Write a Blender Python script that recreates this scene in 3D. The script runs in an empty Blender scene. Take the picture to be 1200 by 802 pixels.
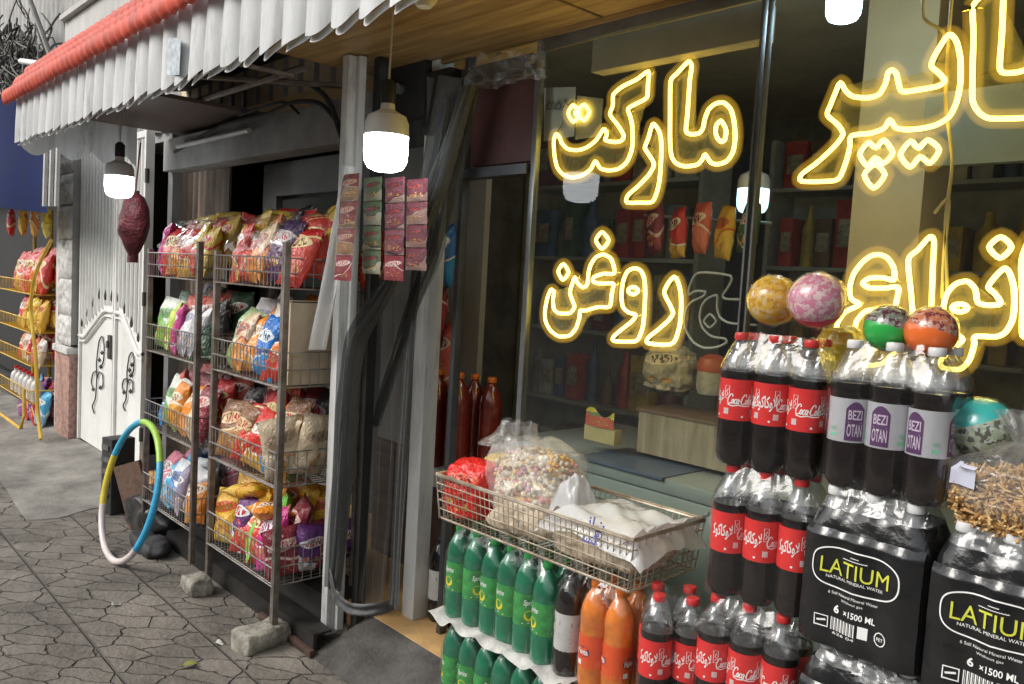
import bpy, bmesh, math, random
from mathutils import Vector, Matrix, noise
R = math.radians
rnd = random.Random(7)
SC = bpy.context.scene
COL = SC.collection

# ------------------------------------------------------------------ camera, world, sun, exposure
CAMH = 1.5
FPX, IW, IH = 950.0, 1200.0, 802.0
YAW, PITCH, ROLL = R(137), R(-4.3), R(3.25)
_f = Vector((math.cos(YAW)*math.cos(PITCH), math.sin(YAW)*math.cos(PITCH), math.sin(PITCH)))
_r = _f.cross(Vector((0, 0, 1))).normalized(); _u = _r.cross(_f)
CR = _r*math.cos(ROLL) + _u*math.sin(ROLL)
CU = -_r*math.sin(ROLL) + _u*math.cos(ROLL)
cam_d = bpy.data.cameras.new('camera'); cam = bpy.data.objects.new('camera', cam_d); COL.objects.link(cam)
m = Matrix.Identity(4)
for i in range(3):
    m[i][0] = CR[i]; m[i][1] = CU[i]; m[i][2] = -_f[i]
m[2][3] = CAMH
cam.matrix_world = m
cam_d.sensor_width = 36; cam_d.lens = FPX/IW*36; cam_d.clip_end = 300; cam_d.clip_start = .02
SC.camera = cam

W = bpy.data.worlds.new('World'); SC.world = W; W.use_nodes = True
nt = W.node_tree; bg = nt.nodes['Background']
sky = nt.nodes.new('ShaderNodeTexSky'); sky.sky_type = 'NISHITA'; sky.sun_disc = False
sky.sun_elevation = R(38); sky.sun_rotation = R(205); sky.air_density = 1.6; sky.dust_density = 3.0
hs = nt.nodes.new('ShaderNodeHueSaturation'); hs.inputs['Saturation'].default_value = .25
nt.links.new(sky.outputs[0], hs.inputs['Color']); nt.links.new(hs.outputs[0], bg.inputs[0])
bg.inputs[1].default_value = .1
sd = bpy.data.lights.new('sun', 'SUN'); sun = bpy.data.objects.new('sun', sd); COL.objects.link(sun)
sd.energy = .8; sd.angle = R(25); sd.color = (1, .96, .9)
el, az = R(38), R(205)
tosun = Vector((math.sin(az)*math.cos(el), math.cos(az)*math.cos(el), math.sin(el)))
sun.rotation_euler = tosun.to_track_quat('Z', 'Y').to_euler()
SC.view_settings.view_transform = 'Standard'; SC.view_settings.look = 'None'
SC.view_settings.gamma = 1; SC.view_settings.use_curve_mapping = False
SC.view_settings.exposure = 1.15
SC.render.engine = 'CYCLES'
SC.cycles.use_denoising = True
SC.cycles.max_bounces = 10; SC.cycles.transparent_max_bounces = 24

# ------------------------------------------------------------------ helpers
def P(x, y, Y):
    """a photo measurement carried onto the vertical plane at depth Y"""
    d = _f + CR*(x-IW/2)/FPX + CU*(IH/2-y)/FPX
    return Vector((0, 0, CAMH)) + d*(Y/d.y)

def Nn(nt, t, **kw):
    n = nt.nodes.new(t)
    for k, v in kw.items():
        if k in n.inputs: n.inputs[k].default_value = v
        else: setattr(n, k, v)
    return n
def c4(c): return (c[0], c[1], c[2], 1)

MATS = {}
def mat(name, col, rough=.6, metal=0, var=.15, vscale=6, bump=0, bscale=40, coat=0, col2=None, streak=False, trans=0, spec=.5, coords='Object', alpha=1):
    if name in MATS: return MATS[name]
    M = bpy.data.materials.new(name); M.use_nodes = True; t = M.node_tree
    b = t.nodes['Principled BSDF']
    b.inputs['Roughness'].default_value = rough; b.inputs['Metallic'].default_value = metal
    b.inputs['Coat Weight'].default_value = coat; b.inputs['Coat Roughness'].default_value = .08
    b.inputs['Transmission Weight'].default_value = trans; b.inputs['Specular IOR Level'].default_value = spec
    b.inputs['Alpha'].default_value = alpha
    tc = Nn(t, 'ShaderNodeTexCoord'); src = tc.outputs[coords]
    if streak:
        mp = Nn(t, 'ShaderNodeMapping'); mp.inputs['Scale'].default_value = (1.6, 1.6, .35)
        t.links.new(src, mp.inputs[0]); src = mp.outputs[0]
    n = Nn(t, 'ShaderNodeTexNoise', Scale=vscale, Detail=6.0, Roughness=.65); t.links.new(src, n.inputs['Vector'])
    cr = Nn(t, 'ShaderNodeValToRGB'); e = cr.color_ramp.elements
    e[0].position = .3; e[1].position = .7
    d = col2 if col2 else [c*(1-var*1.6) for c in col]
    e[0].color = c4(d); e[1].color = c4([min(1, c*(1+var*.6)) for c in col])
    t.links.new(n.outputs['Fac'], cr.inputs[0]); t.links.new(cr.outputs[0], b.inputs['Base Color'])
    mr = Nn(t, 'ShaderNodeMapRange'); mr.inputs[3].default_value = max(.02, rough-.1); mr.inputs[4].default_value = min(1, rough+.12)
    t.links.new(n.outputs['Fac'], mr.inputs[0]); t.links.new(mr.outputs[0], b.inputs['Roughness'])
    if bump:
        n2 = Nn(t, 'ShaderNodeTexNoise', Scale=bscale, Detail=4.0); t.links.new(tc.outputs['Object'], n2.inputs['Vector'])
        bp = Nn(t, 'ShaderNodeBump', Strength=bump, Distance=.01); t.links.new(n2.outputs['Fac'], bp.inputs['Height']); t.links.new(bp.outputs[0], b.inputs['Normal'])
    MATS[name] = M; return M

def film(name, tint=(1, 1, 1), dens=.1, rough=.12, bscale=30, bstr=.6, fres=1.45, dcol=(.75, .76, .76)):
    """thin plastic film or pane: clear, with real gloss and a little milkiness"""
    if name in MATS: return MATS[name]
    M = bpy.data.materials.new(name); M.use_nodes = True; t = M.node_tree; t.nodes.clear()
    o = Nn(t, 'ShaderNodeOutputMaterial'); tr = Nn(t, 'ShaderNodeBsdfTransparent'); tr.inputs[0].default_value = c4(tint)
    df = Nn(t, 'ShaderNodeBsdfDiffuse'); df.inputs[0].default_value = c4(dcol)
    gl = Nn(t, 'ShaderNodeBsdfGlossy'); gl.inputs['Roughness'].default_value = rough; gl.inputs[0].default_value = (.95, .95, .95, 1)
    fr = Nn(t, 'ShaderNodeFresnel', IOR=fres); ge = Nn(t, 'ShaderNodeNewGeometry')
    mi = Nn(t, 'ShaderNodeMix', data_type='FLOAT'); mi.inputs[2].default_value = fres; mi.inputs[3].default_value = 1/fres   # same gloss from both sides of the sheet
    t.links.new(ge.outputs['Backfacing'], mi.inputs[0]); t.links.new(mi.outputs[0], fr.inputs['IOR'])
    m1 = Nn(t, 'ShaderNodeMixShader'); m2 = Nn(t, 'ShaderNodeMixShader')
    m1.inputs[0].default_value = dens
    t.links.new(tr.outputs[0], m1.inputs[1]); t.links.new(df.outputs[0], m1.inputs[2])
    t.links.new(fr.outputs[0], m2.inputs[0]); t.links.new(m1.outputs[0], m2.inputs[1]); t.links.new(gl.outputs[0], m2.inputs[2])
    t.links.new(m2.outputs[0], o.inputs[0])
    if bstr:
        tc = Nn(t, 'ShaderNodeTexCoord'); n2 = Nn(t, 'ShaderNodeTexNoise', Scale=bscale, Detail=3.0); n2.inputs['Distortion'].default_value = 1.2
        t.links.new(tc.outputs['Object'], n2.inputs['Vector'])
        bp = Nn(t, 'ShaderNodeBump', Strength=bstr, Distance=.01); t.links.new(n2.outputs['Fac'], bp.inputs['Height'])
        t.links.new(bp.outputs[0], gl.inputs['Normal']); t.links.new(bp.outputs[0], fr.inputs['Normal'])
    MATS[name] = M; return M

def emis(name, col, s):
    if name in MATS: return MATS[name]
    M = bpy.data.materials.new(name); M.use_nodes = True; t = M.node_tree
    b = t.nodes['Principled BSDF']; b.inputs['Base Color'].default_value = c4((.8, .8, .8))
    b.inputs['Emission Color'].default_value = c4(col); b.inputs['Emission Strength'].default_value = s
    MATS[name] = M; return M

class MB:
    def __init__(s): s.v = []; s.f = []; s.mi = []; s.cur = 0
    def m(s, i): s.cur = i; return s
    def add(s, vs, fs):
        o = len(s.v); s.v += [tuple(v) for v in vs]
        for f in fs: s.f.append(tuple(i+o for i in f)); s.mi.append(s.cur)
        return s
    def box(s, a, b, rot=None, piv=None):
        x0, y0, z0 = a; x1, y1, z1 = b
        vs = [Vector(p) for p in ((x0,y0,z0),(x1,y0,z0),(x1,y1,z0),(x0,y1,z0),(x0,y0,z1),(x1,y0,z1),(x1,y1,z1),(x0,y1,z1))]
        if rot is not None:
            pv = Vector(piv) if piv is not None else (Vector(a)+Vector(b))/2
            vs = [rot @ (v-pv) + pv for v in vs]
        return s.add(vs, [(0,3,2,1),(4,5,6,7),(0,1,5,4),(1,2,6,5),(2,3,7,6),(3,0,4,7)])
    def tube(s, path, r, n=6, closed=False, cap=True):
        path = [Vector(p) for p in path]; k = len(path); vs = []; up = None
        for i, p in enumerate(path):
            if closed: t = path[(i+1) % k]-path[i-1]
            else: t = path[min(i+1, k-1)]-path[max(i-1, 0)]
            t = t.normalized() if t.length > 1e-9 else Vector((0, 0, 1))
            if up is None:
                up = t.cross(Vector((0, 1, 0)) if abs(t.y) < .9 else Vector((1, 0, 0))).normalized()
            else:
                up = (up - t*up.dot(t)); up = up.normalized() if up.length > 1e-6 else t.orthogonal().normalized()
            w = t.cross(up); rr = r[i] if isinstance(r, (list, tuple)) else r
            for j in range(n):
                a = 2*math.pi*j/n; vs.append(p + (up*math.cos(a) + w*math.sin(a))*rr)
        fs = []
        for i in range(k if closed else k-1):
            i2 = (i+1) % k
            for j in range(n): fs.append((i*n+j, i*n+(j+1) % n, i2*n+(j+1) % n, i2*n+j))
        if cap and not closed: fs += [tuple(range(n))[::-1], tuple((k-1)*n+j for j in range(n))]
        return s.add(vs, fs)
    def lathe(s, prof, n=20, cx=0, cy=0, cz=0, mis=None):
        vs = []; k = len(prof)
        for r, z in prof:
            for j in range(n):
                a = 2*math.pi*j/n; vs.append((cx+r*math.cos(a), cy+r*math.sin(a), cz+z))
        o = len(s.v); s.v += vs
        for i in range(k-1):
            for j in range(n):
                s.f.append((o+i*n+j, o+i*n+(j+1) % n, o+(i+1)*n+(j+1) % n, o+(i+1)*n+j)); s.mi.append(mis[i] if mis else s.cur)
        return s
    def grid(s, fn, nu, nv, wrapu=False):
        vs = [fn(i/(nu if wrapu else nu-1), j/(nv-1)) for j in range(nv) for i in range(nu)]
        fs = []
        for j in range(nv-1):
            for i in range(nu if wrapu else nu-1):
                i2 = (i+1) % nu; fs.append((j*nu+i, j*nu+i2, (j+1)*nu+i2, (j+1)*nu+i))
        return s.add(vs, fs)
    def build(s, name, mats, parent=None, loc=None, smooth=40, bevel=0):
        me = bpy.data.meshes.new(name); me.from_pydata(s.v, [], s.f)
        if not isinstance(mats, (list, tuple)): mats = [mats]
        for x in mats: me.materials.append(x)
        me.polygons.foreach_set('material_index', s.mi)
        bm = bmesh.new(); bm.from_mesh(me); bmesh.ops.remove_doubles(bm, verts=bm.verts, dist=1e-6)
        bmesh.ops.recalc_face_normals(bm, faces=bm.faces)
        if bevel: bmesh.ops.bevel(bm, geom=[e for e in bm.edges if e.calc_face_angle(0) > 1], offset=bevel, segments=2, affect='EDGES', profile=.6)
        bm.to_mesh(me); bm.free()
        if smooth: me.polygons.foreach_set('use_smooth', [True]*len(me.polygons)); me.set_sharp_from_angle(angle=R(smooth))
        o = bpy.data.objects.new(name, me); COL.objects.link(o)
        if parent: o.parent = parent
        if loc is not None: o.location = loc
        return o

def tag(o, label=None, cat=None, group=None, kind=None):
    if label: o['label'] = label
    if cat: o['category'] = cat
    if group: o['group'] = group
    if kind: o['kind'] = kind
    return o
def empty(name, loc, label, cat, group=None, rz=0):
    o = bpy.data.objects.new(name, None); COL.objects.link(o); o.location = loc; o.rotation_euler = (0, 0, rz)
    o.empty_display_size = .05
    return tag(o, label, cat, group)
def copy_tree(o, parent=None):
    c = o.copy(); COL.objects.link(c)
    c.parent = parent
    for ch in list(o.children): copy_tree(ch, c)
    return c
def wob(v, s, a, seed=0):
    return noise.noise(Vector(v)*s + Vector((seed*7.1, seed*3.3, seed*1.7)))*a
def smoothpath(pts, closed=True, sub=4):
    pts = [Vector(p) for p in pts]; k = len(pts); out = []
    rng = range(k if closed else k-1)
    for i in rng:
        p1 = pts[i]; p2 = pts[(i+1) % k]
        p0 = pts[i-1] if (closed or i > 0) else p1; p3 = pts[(i+2) % k] if (closed or i+2 < k) else p2
        for j in range(sub):
            t = j/sub
            out.append(.5*((2*p1) + (p2-p0)*t*.8 + (2*p0*.8-5*p1+.2*p1*2+4*p2*1.0-p3*.8 - p0*0 + (p1*.6 - p2*.0)*0)*0
                           ) if False else catmull(p0, p1, p2, p3, t))
    if not closed: out.append(pts[-1])
    return out
def catmull(p0, p1, p2, p3, t, k=.38):
    m1 = (p2-p0)*k; m2 = (p3-p1)*k; t2 = t*t; t3 = t2*t
    return p1*(2*t3-3*t2+1) + m1*(t3-2*t2+t) + p2*(-2*t3+3*t2) + m2*(t3-t2)
_tc = {}
def text_geo(s, bold=0):
    """vertices and faces of a line of lettering, x from 0, cap height .7"""
    if (s, bold) in _tc: return _tc[(s, bold)]
    cu = bpy.data.curves.new('lettering', 'FONT'); cu.body = s; cu.resolution_u = 3; cu.offset = bold
    o = bpy.data.objects.new('lettering', cu); COL.objects.link(o)
    dg = bpy.context.evaluated_depsgraph_get(); dg.update()
    me = bpy.data.meshes.new_from_object(o.evaluated_get(dg))
    v = [(p.co.x, p.co.y) for p in me.vertices]; f = [tuple(p.vertices) for p in me.polygons]
    bpy.data.objects.remove(o); bpy.data.curves.remove(cu); bpy.data.meshes.remove(me)
    x0 = min([a for a, b in v] or [0]); x1 = max([a for a, b in v] or [1])
    _tc[(s, bold)] = ([(a-x0, b) for a, b in v], f, x1-x0); return _tc[(s, bold)]
def put_text(mb, s, cx, cz, width, height, fn, bold=0, shear=0):
    """lays lettering on a surface fn(x, z) -> point; centred on cx, baseline cz"""
    v, f, w = text_geo(s, bold)
    sx = width/w; sz = height/.7
    mb.add([fn(cx-width/2 + (a+shear*b)*sx, cz + b*sz) for a, b in v], f)
def ribbon(mb, pts, w, fn):
    pts = [Vector((p[0], p[1])) for p in pts]; vs = []; k = len(pts)
    for i, p in enumerate(pts):
        t = pts[min(i+1, k-1)]-pts[max(i-1, 0)]; n = Vector((-t.y, t.x)); n = n.normalized() if n.length else Vector((0, 1))
        for sgn in (1, -1): q = p+n*w*.5*sgn; vs.append(fn(q.x, q.y))
    mb.add(vs, [(2*i, 2*i+1, 2*i+3, 2*i+2) for i in range(k-1)])

# ------------------------------------------------------------------ materials
M_white = mat('white_paint', (.80, .80, .77), .45, var=.06, vscale=3, col2=(.70, .70, .67))
M_post = mat('worn_white_paint', (.66, .67, .66), .5, var=.2, vscale=6, col2=(.50, .50, .49), streak=True)
M_valance = mat('valance_paint', (.62, .63, .63), .5, var=.1, vscale=6, col2=(.40, .405, .40), streak=True)
def stained(M, z0, z1, amount, col=(.20, .19, .17)):
    """grime and run marks over a painted sheet, worst along its lower edge"""
    t = M.node_tree; b = t.nodes['Principled BSDF']; src = b.inputs['Base Color'].links[0].from_socket
    tc = Nn(t, 'ShaderNodeTexCoord'); mp = Nn(t, 'ShaderNodeMapping'); mp.inputs['Scale'].default_value = (9, 9, 1.6); t.links.new(tc.outputs['Object'], mp.inputs[0])
    n = Nn(t, 'ShaderNodeTexNoise', Scale=2.0, Detail=6.0, Roughness=.7); t.links.new(mp.outputs[0], n.inputs['Vector'])
    r = Nn(t, 'ShaderNodeMapRange'); r.inputs[1].default_value = .52; r.inputs[2].default_value = .74; r.inputs[4].default_value = amount; t.links.new(n.outputs['Fac'], r.inputs[0])
    mx = Nn(t, 'ShaderNodeMix', data_type='RGBA'); mx.inputs[7].default_value = c4(col); t.links.new(r.outputs[0], mx.inputs[0]); t.links.new(src, mx.inputs[6]); t.links.new(mx.outputs[2], b.inputs['Base Color'])
stained(M_valance, 0, 0, .75); stained(M_post, 0, 0, .7, (.16, .14, .12)); stained(M_white, 0, 0, .28, (.34, .30, .25))
M_alu = mat('dull_aluminium', (.42, .44, .44), .4, .8, var=.15)
M_darkalu = mat('dark_aluminium', (.09, .095, .10), .45, .5, var=.2)
M_steel = mat('rusty_steel', (.22, .20, .18), .55, .5, var=.4, vscale=14, col2=(.09, .06, .045))
M_wire = mat('rack_wire', (.36, .35, .33), .45, .7, var=.4, vscale=10, col2=(.14, .11, .09))
M_bwire = mat('basket_wire', (.62, .56, .46), .4, .6, var=.35, vscale=12, col2=(.25, .18, .12))
M_red = mat('coral_roof_paint', (.60, .085, .045), .55, var=.25, vscale=7, col2=(.36, .045, .026))
M_black = mat('black_rubber', (.02, .02, .02), .5, var=.3)
M_conc = mat('concrete', (.22, .21, .195), .9, var=.35, vscale=7, bump=.5, bscale=60)
M_stone = mat('rough_stone', (.30, .28, .24), .95, var=.45, vscale=25, bump=.9, bscale=45, col2=(.13, .12, .095))
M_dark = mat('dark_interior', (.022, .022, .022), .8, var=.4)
M_cream = mat('cream_plaster', (.62, .52, .34), .7, var=.1, vscale=3)
M_grey = mat('grey_panel', (.33, .34, .34), .55, var=.15, vscale=3)
M_gold = mat('tan_tile', (.62, .38, .16), .45, var=.18, vscale=12)
M_card = mat('cardboard', (.52, .42, .30), .85, var=.15, vscale=8)
M_glass = film('window_glass', (.76, .82, .79), .018, .015, 2, .015, 1.27)
M_clear = film('clear_bottle', (.95, .96, .96), .05, .06, 25, .25, 1.9)
M_film = film('shrink_film', (.98, .98, .98), .006, .07, 13, .35, 1.5)
M_bagfilm = film('crinkled_plastic', (.97, .97, .96), .10, .22, 28, 1.0, 1.5)
M_milky = film('milky_plastic', (.85, .86, .86), .42, .35, 12, .6, 1.45)
M_greyfilm = film('grey_vinyl', (.42, .43, .43), .42, .45, 7, .5, 1.15, (.17, .175, .175))
M_cola = mat('cola', (.010, .005, .004), .12, var=.3, coat=.6)
M_darkgreen = mat('green_bottle', (.014, .20, .10), .14, var=.3, coat=.7, bump=.15, bscale=25)
M_orange = mat('orange_drink', (.72, .21, .03), .12, var=.3, coat=.7, vscale=14)
M_redlabel = mat('red_label', (.66, .03, .028), .35, var=.08)
M_ink = mat('white_print', (.80, .80, .78), .5, var=.05)
M_capred = mat('red_cap', (.55, .03, .03), .35, var=.1)
M_capwhite = mat('white_cap', (.68, .68, .68), .35, var=.1)
M_capgreen = mat('green_cap', (.04, .35, .09), .35, var=.1)

def wood_mat(name, a, b, sc=(1, 14, 14), rough=.45, coat=.1):
    if name in MATS: return MATS[name]
    M = bpy.data.materials.new(name); M.use_nodes = True; t = M.node_tree; bs = t.nodes['Principled BSDF']
    tc = Nn(t, 'ShaderNodeTexCoord'); mp = Nn(t, 'ShaderNodeMapping'); mp.inputs['Scale'].default_value = sc
    n = Nn(t, 'ShaderNodeTexNoise', Scale=2.2, Detail=8.0, Roughness=.6); n.inputs['Distortion'].default_value = .6
    cr = Nn(t, 'ShaderNodeValToRGB'); e = cr.color_ramp.elements; e[0].position = .32; e[1].position = .68; e[0].color = c4(a); e[1].color = c4(b)
    t.links.new(tc.outputs['Object'], mp.inputs[0]); t.links.new(mp.outputs[0], n.inputs['Vector']); t.links.new(n.outputs['Fac'], cr.inputs[0]); t.links.new(cr.outputs[0], bs.inputs['Base Color'])
    bs.inputs['Roughness'].default_value = rough; bs.inputs['Coat Weight'].default_value = coat
    MATS[name] = M; return M
M_wood = wood_mat('veneer_soffit', (.20, .115, .035), (.46, .30, .12))
M_crate = wood_mat('crate_wood', (.20, .165, .11), (.36, .30, .22), (14, 14, 1), .8, 0)
M_brown = wood_mat('brown_board', (.10, .06, .04), (.19, .12, .085), (1, 9, 9), .6, 0)

def paving():
    M = bpy.data.materials.new('stamped_paving'); M.use_nodes = True; t = M.node_tree; b = t.nodes['Principled BSDF']
    tc = Nn(t, 'ShaderNodeTexCoord')
    dn = Nn(t, 'ShaderNodeTexNoise', Scale=9.0, Detail=4.0, Roughness=.6); t.links.new(tc.outputs['Object'], dn.inputs['Vector'])
    ad = Nn(t, 'ShaderNodeVectorMath', operation='MULTIPLY_ADD'); ad.inputs[1].default_value = (.07, .07, 0)
    t.links.new(dn.outputs['Color'], ad.inputs[0]); t.links.new(tc.outputs['Object'], ad.inputs[2])
    mp0 = Nn(t, 'ShaderNodeMapping'); mp0.inputs['Rotation'].default_value = (0, 0, R(-40)); mp = Nn(t, 'ShaderNodeMapping'); mp.inputs['Scale'].default_value = (5.0, 10.5, 1); t.links.new(ad.outputs[0], mp0.inputs[0]); t.links.new(mp0.outputs[0], mp.inputs[0])
    vo = Nn(t, 'ShaderNodeTexVoronoi', feature='DISTANCE_TO_EDGE', voronoi_dimensions='2D', Scale=1.0, Randomness=.85); t.links.new(mp.outputs[0], vo.inputs['Vector'])
    vc = Nn(t, 'ShaderNodeTexVoronoi', feature='F1', voronoi_dimensions='2D', Scale=1.0, Randomness=.85); t.links.new(mp.outputs[0], vc.inputs['Vector'])
    r1 = Nn(t, 'ShaderNodeMapRange'); r1.inputs[1].default_value = .004; r1.inputs[2].default_value = .034; t.links.new(vo.outputs['Distance'], r1.inputs[0])
    # straight joints between rows of slabs, every .37 m across the pavement and 1.1 m along it
    sp = Nn(t, 'ShaderNodeSeparateXYZ'); t.links.new(tc.outputs['Object'], sp.inputs[0])
    def joint(axis, mod, off, wid):
        a = Nn(t, 'ShaderNodeMath', operation='ADD'); a.inputs[1].default_value = off; t.links.new(sp.outputs[axis], a.inputs[0])
        w = Nn(t, 'ShaderNodeMath', operation='PINGPONG'); w.inputs[1].default_value = mod/2; t.links.new(a.outputs[0], w.inputs[0])
        q = Nn(t, 'ShaderNodeMapRange'); q.inputs[1].default_value = wid*.4; q.inputs[2].default_value = wid; t.links.new(w.outputs[0], q.inputs[0]); return q
    j1 = joint(1, .37, -.94+3.7, .007); 
    mm = Nn(t, 'ShaderNodeMath', operation='MULTIPLY'); t.links.new(r1.outputs[0], mm.inputs[0]); t.links.new(j1.outputs[0], mm.inputs[1])
    n = Nn(t, 'ShaderNodeTexNoise', Scale=3.0, Detail=8.0, Roughness=.7); t.links.new(tc.outputs['Object'], n.inputs['Vector'])
    cr = Nn(t, 'ShaderNodeValToRGB'); e = cr.color_ramp.elements; e[0].position = .3; e[1].position = .72; e[0].color = (.072, .063, .052, 1); e[1].color = (.240, .214, .182, 1)
    t.links.new(n.outputs['Fac'], cr.inputs[0])
    hsv = Nn(t, 'ShaderNodeHueSaturation'); t.links.new(cr.outputs[0], hsv.inputs['Color'])
    sr = Nn(t, 'ShaderNodeSeparateColor'); t.links.new(vc.outputs['Color'], sr.inputs[0])
    mv = Nn(t, 'ShaderNodeMapRange'); mv.inputs[3].default_value = .90; mv.inputs[4].default_value = 1.08; t.links.new(sr.outputs[0], mv.inputs[0]); t.links.new(mv.outputs[0], hsv.inputs['Value'])
    mx = Nn(t, 'ShaderNodeMix', data_type='RGBA'); mx.inputs[6].default_value = (.045, .041, .036, 1)
    jf = Nn(t, 'ShaderNodeMapRange'); jf.inputs[3].default_value = .38; t.links.new(mm.outputs[0], jf.inputs[0])
    t.links.new(jf.outputs[0], mx.inputs[0]); t.links.new(hsv.outputs[0], mx.inputs[7]); 
    # pale specks of grit
    sv = Nn(t, 'ShaderNodeTexVoronoi', feature='F1', Scale=38.0); t.links.new(tc.outputs['Object'], sv.inputs['Vector'])
    lt = Nn(t, 'ShaderNodeMath', operation='LESS_THAN'); lt.inputs[1].default_value = .09; t.links.new(sv.outputs['Distance'], lt.inputs[0])
    ml = Nn(t, 'ShaderNodeMath', operation='MULTIPLY'); ml.inputs[1].default_value = .35; t.links.new(lt.outputs[0], ml.inputs[0])
    mx2 = Nn(t, 'ShaderNodeMix', data_type='RGBA'); mx2.inputs[7].default_value = (.4, .39, .36, 1); t.links.new(ml.outputs[0], mx2.inputs[0]); t.links.new(mx.outputs[2], mx2.inputs[6])
    t.links.new(mx2.outputs[2], b.inputs['Base Color'])
    b.inputs['Roughness'].default_value = .75
    n2 = Nn(t, 'ShaderNodeTexNoise', Scale=45.0, Detail=5.0); t.links.new(tc.outputs['Object'], n2.inputs['Vector'])
    hh = Nn(t, 'ShaderNodeMath', operation='MULTIPLY_ADD'); hh.inputs[1].default_value = .35; t.links.new(n2.outputs['Fac'], hh.inputs[0]); t.links.new(mm.outputs[0], hh.inputs[2])
    bp = Nn(t, 'ShaderNodeBump', Strength=1.0, Distance=.022); t.links.new(hh.outputs[0], bp.inputs['Height']); t.links.new(bp.outputs[0], b.inputs['Normal'])
    return M
M_pave = paving()

PRN = 0
def foil(name, c1, c2, c3, rough=.22, seed=None):
    """printed snack packet: ground colour, a swelling band of a second colour, specks of print in a third"""
    global PRN
    if name in MATS: return MATS[name]
    PRN += 1; sd_ = PRN*3.7
    M = bpy.data.materials.new(name); M.use_nodes = True; t = M.node_tree; b = t.nodes['Principled BSDF']
    tc = Nn(t, 'ShaderNodeTexCoord'); oi = Nn(t, 'ShaderNodeObjectInfo')
    ad = Nn(t, 'ShaderNodeVectorMath', operation='ADD'); ad.inputs[1].default_value = (sd_, sd_*.3, 0); t.links.new(tc.outputs['Generated'], ad.inputs[0])
    mp = Nn(t, 'ShaderNodeVectorMath', operation='MULTIPLY_ADD'); mp.inputs[1].default_value = (3, 5, 2)
    cb = Nn(t, 'ShaderNodeCombineXYZ'); t.links.new(oi.outputs['Random'], cb.inputs[0]); t.links.new(oi.outputs['Random'], cb.inputs[2])
    t.links.new(cb.outputs[0], mp.inputs[0]); t.links.new(ad.outputs[0], mp.inputs[2])
    L = t.links.new
    def mth(op, *ins, **k):
        n_ = Nn(t, 'ShaderNodeMath', operation=op)
        for i, q in enumerate(ins):
            if isinstance(q, (int, float)): n_.inputs[i].default_value = q
            else: L(q, n_.inputs[i])
        return n_.outputs[0]
    def mixc(f, a_, b_):
        n_ = Nn(t, 'ShaderNodeMix', data_type='RGBA'); L(f, n_.inputs[0])
        for i, q in ((6, a_), (7, b_)):
            if isinstance(q, tuple): n_.inputs[i].default_value = c4(q)
            else: L(q, n_.inputs[i])
        return n_.outputs[2]
    sp = Nn(t, 'ShaderNodeSeparateXYZ'); L(tc.outputs['Generated'], sp.inputs[0]); X, Z = sp.outputs[0], sp.outputs[2]
    n = Nn(t, 'ShaderNodeTexNoise', Scale=.55, Detail=.0); L(mp.outputs[0], n.inputs['Vector'])
    sw = mth('ADD', Z, mth('MULTIPLY', mth('SUBTRACT', n.outputs['Fac'], .5), 1.5))              # swoosh dividing the two grounds
    col = mixc(mth('LESS_THAN', sw, .36), c1, c2)
    col = mixc(mth('COMPARE', sw, .37, .022), col, c3)
    vo = Nn(t, 'ShaderNodeTexVoronoi', feature='F1', Scale=6.5); L(mp.outputs[0], vo.inputs['Vector'])          # the food printed low on the packet
    food = mth('MULTIPLY', mth('LESS_THAN', vo.outputs['Distance'], .42), mth('LESS_THAN', mth('ADD', mth('POWER', mth('DIVIDE', mth('SUBTRACT', X, .52), .36), 2.0), mth('POWER', mth('DIVIDE', mth('SUBTRACT', Z, .27), .13), 2.0)), 1.0))
    fc = Nn(t, 'ShaderNodeSeparateColor'); L(vo.outputs['Color'], fc.inputs[0])
    col = mixc(mth('MULTIPLY', food, .9), col, mixc(fc.outputs[0], (.62, .36, .10), (.45, .16, .05)))
    ex = mth('ADD', mth('POWER', mth('DIVIDE', mth('SUBTRACT', X, .5), .40), 2.0), mth('POWER', mth('DIVIDE', mth('SUBTRACT', mth('ADD', Z, mth('MULTIPLY', X, -.12)), .61), .105), 2.0))   # name plate with lettering
    col = mixc(mth('LESS_THAN', ex, 1.0), col, c3)
    wv = Nn(t, 'ShaderNodeTexWave', Scale=2.9); wv.bands_direction = 'X'; wv.inputs['Distortion'].default_value = 9.0; wv.inputs['Detail'].default_value = 2.0; wv.inputs['Detail Scale'].default_value = 2.5; L(mp.outputs[0], wv.inputs['Vector'])
    let = mth('MULTIPLY', mth('MULTIPLY', mth('GREATER_THAN', wv.outputs['Fac'], .56), mth('LESS_THAN', ex, .62)), 1.0)
    dk = tuple(c*.35 for c in c1) if sum(c1) > .5 else (.45, .03, .03)
    col = mixc(let, col, dk)
    crp = mth('MULTIPLY', mth('GREATER_THAN', mth('ABSOLUTE', mth('SUBTRACT', Z, .5)), .462), mth('GREATER_THAN', mth('SINE', mth('MULTIPLY', Z, 620.0)), 0.0))
    col = mixc(mth('MULTIPLY', crp, .5), col, tuple(c*.5 for c in c1))
    class _o: outputs = {2: col}
    mx2 = _o
    t.links.new(mx2.outputs[2], b.inputs['Base Color'])
    b.inputs['Roughness'].default_value = rough; b.inputs['Specular IOR Level'].default_value = .55; b.inputs['Coat Weight'].default_value = .22; b.inputs['Coat Roughness'].default_value = .1
    n2 = Nn(t, 'ShaderNodeTexNoise', Scale=9.0, Detail=3.0); n2.inputs['Distortion'].default_value = 1.5; t.links.new(mp.outputs[0], n2.inputs['Vector'])
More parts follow.
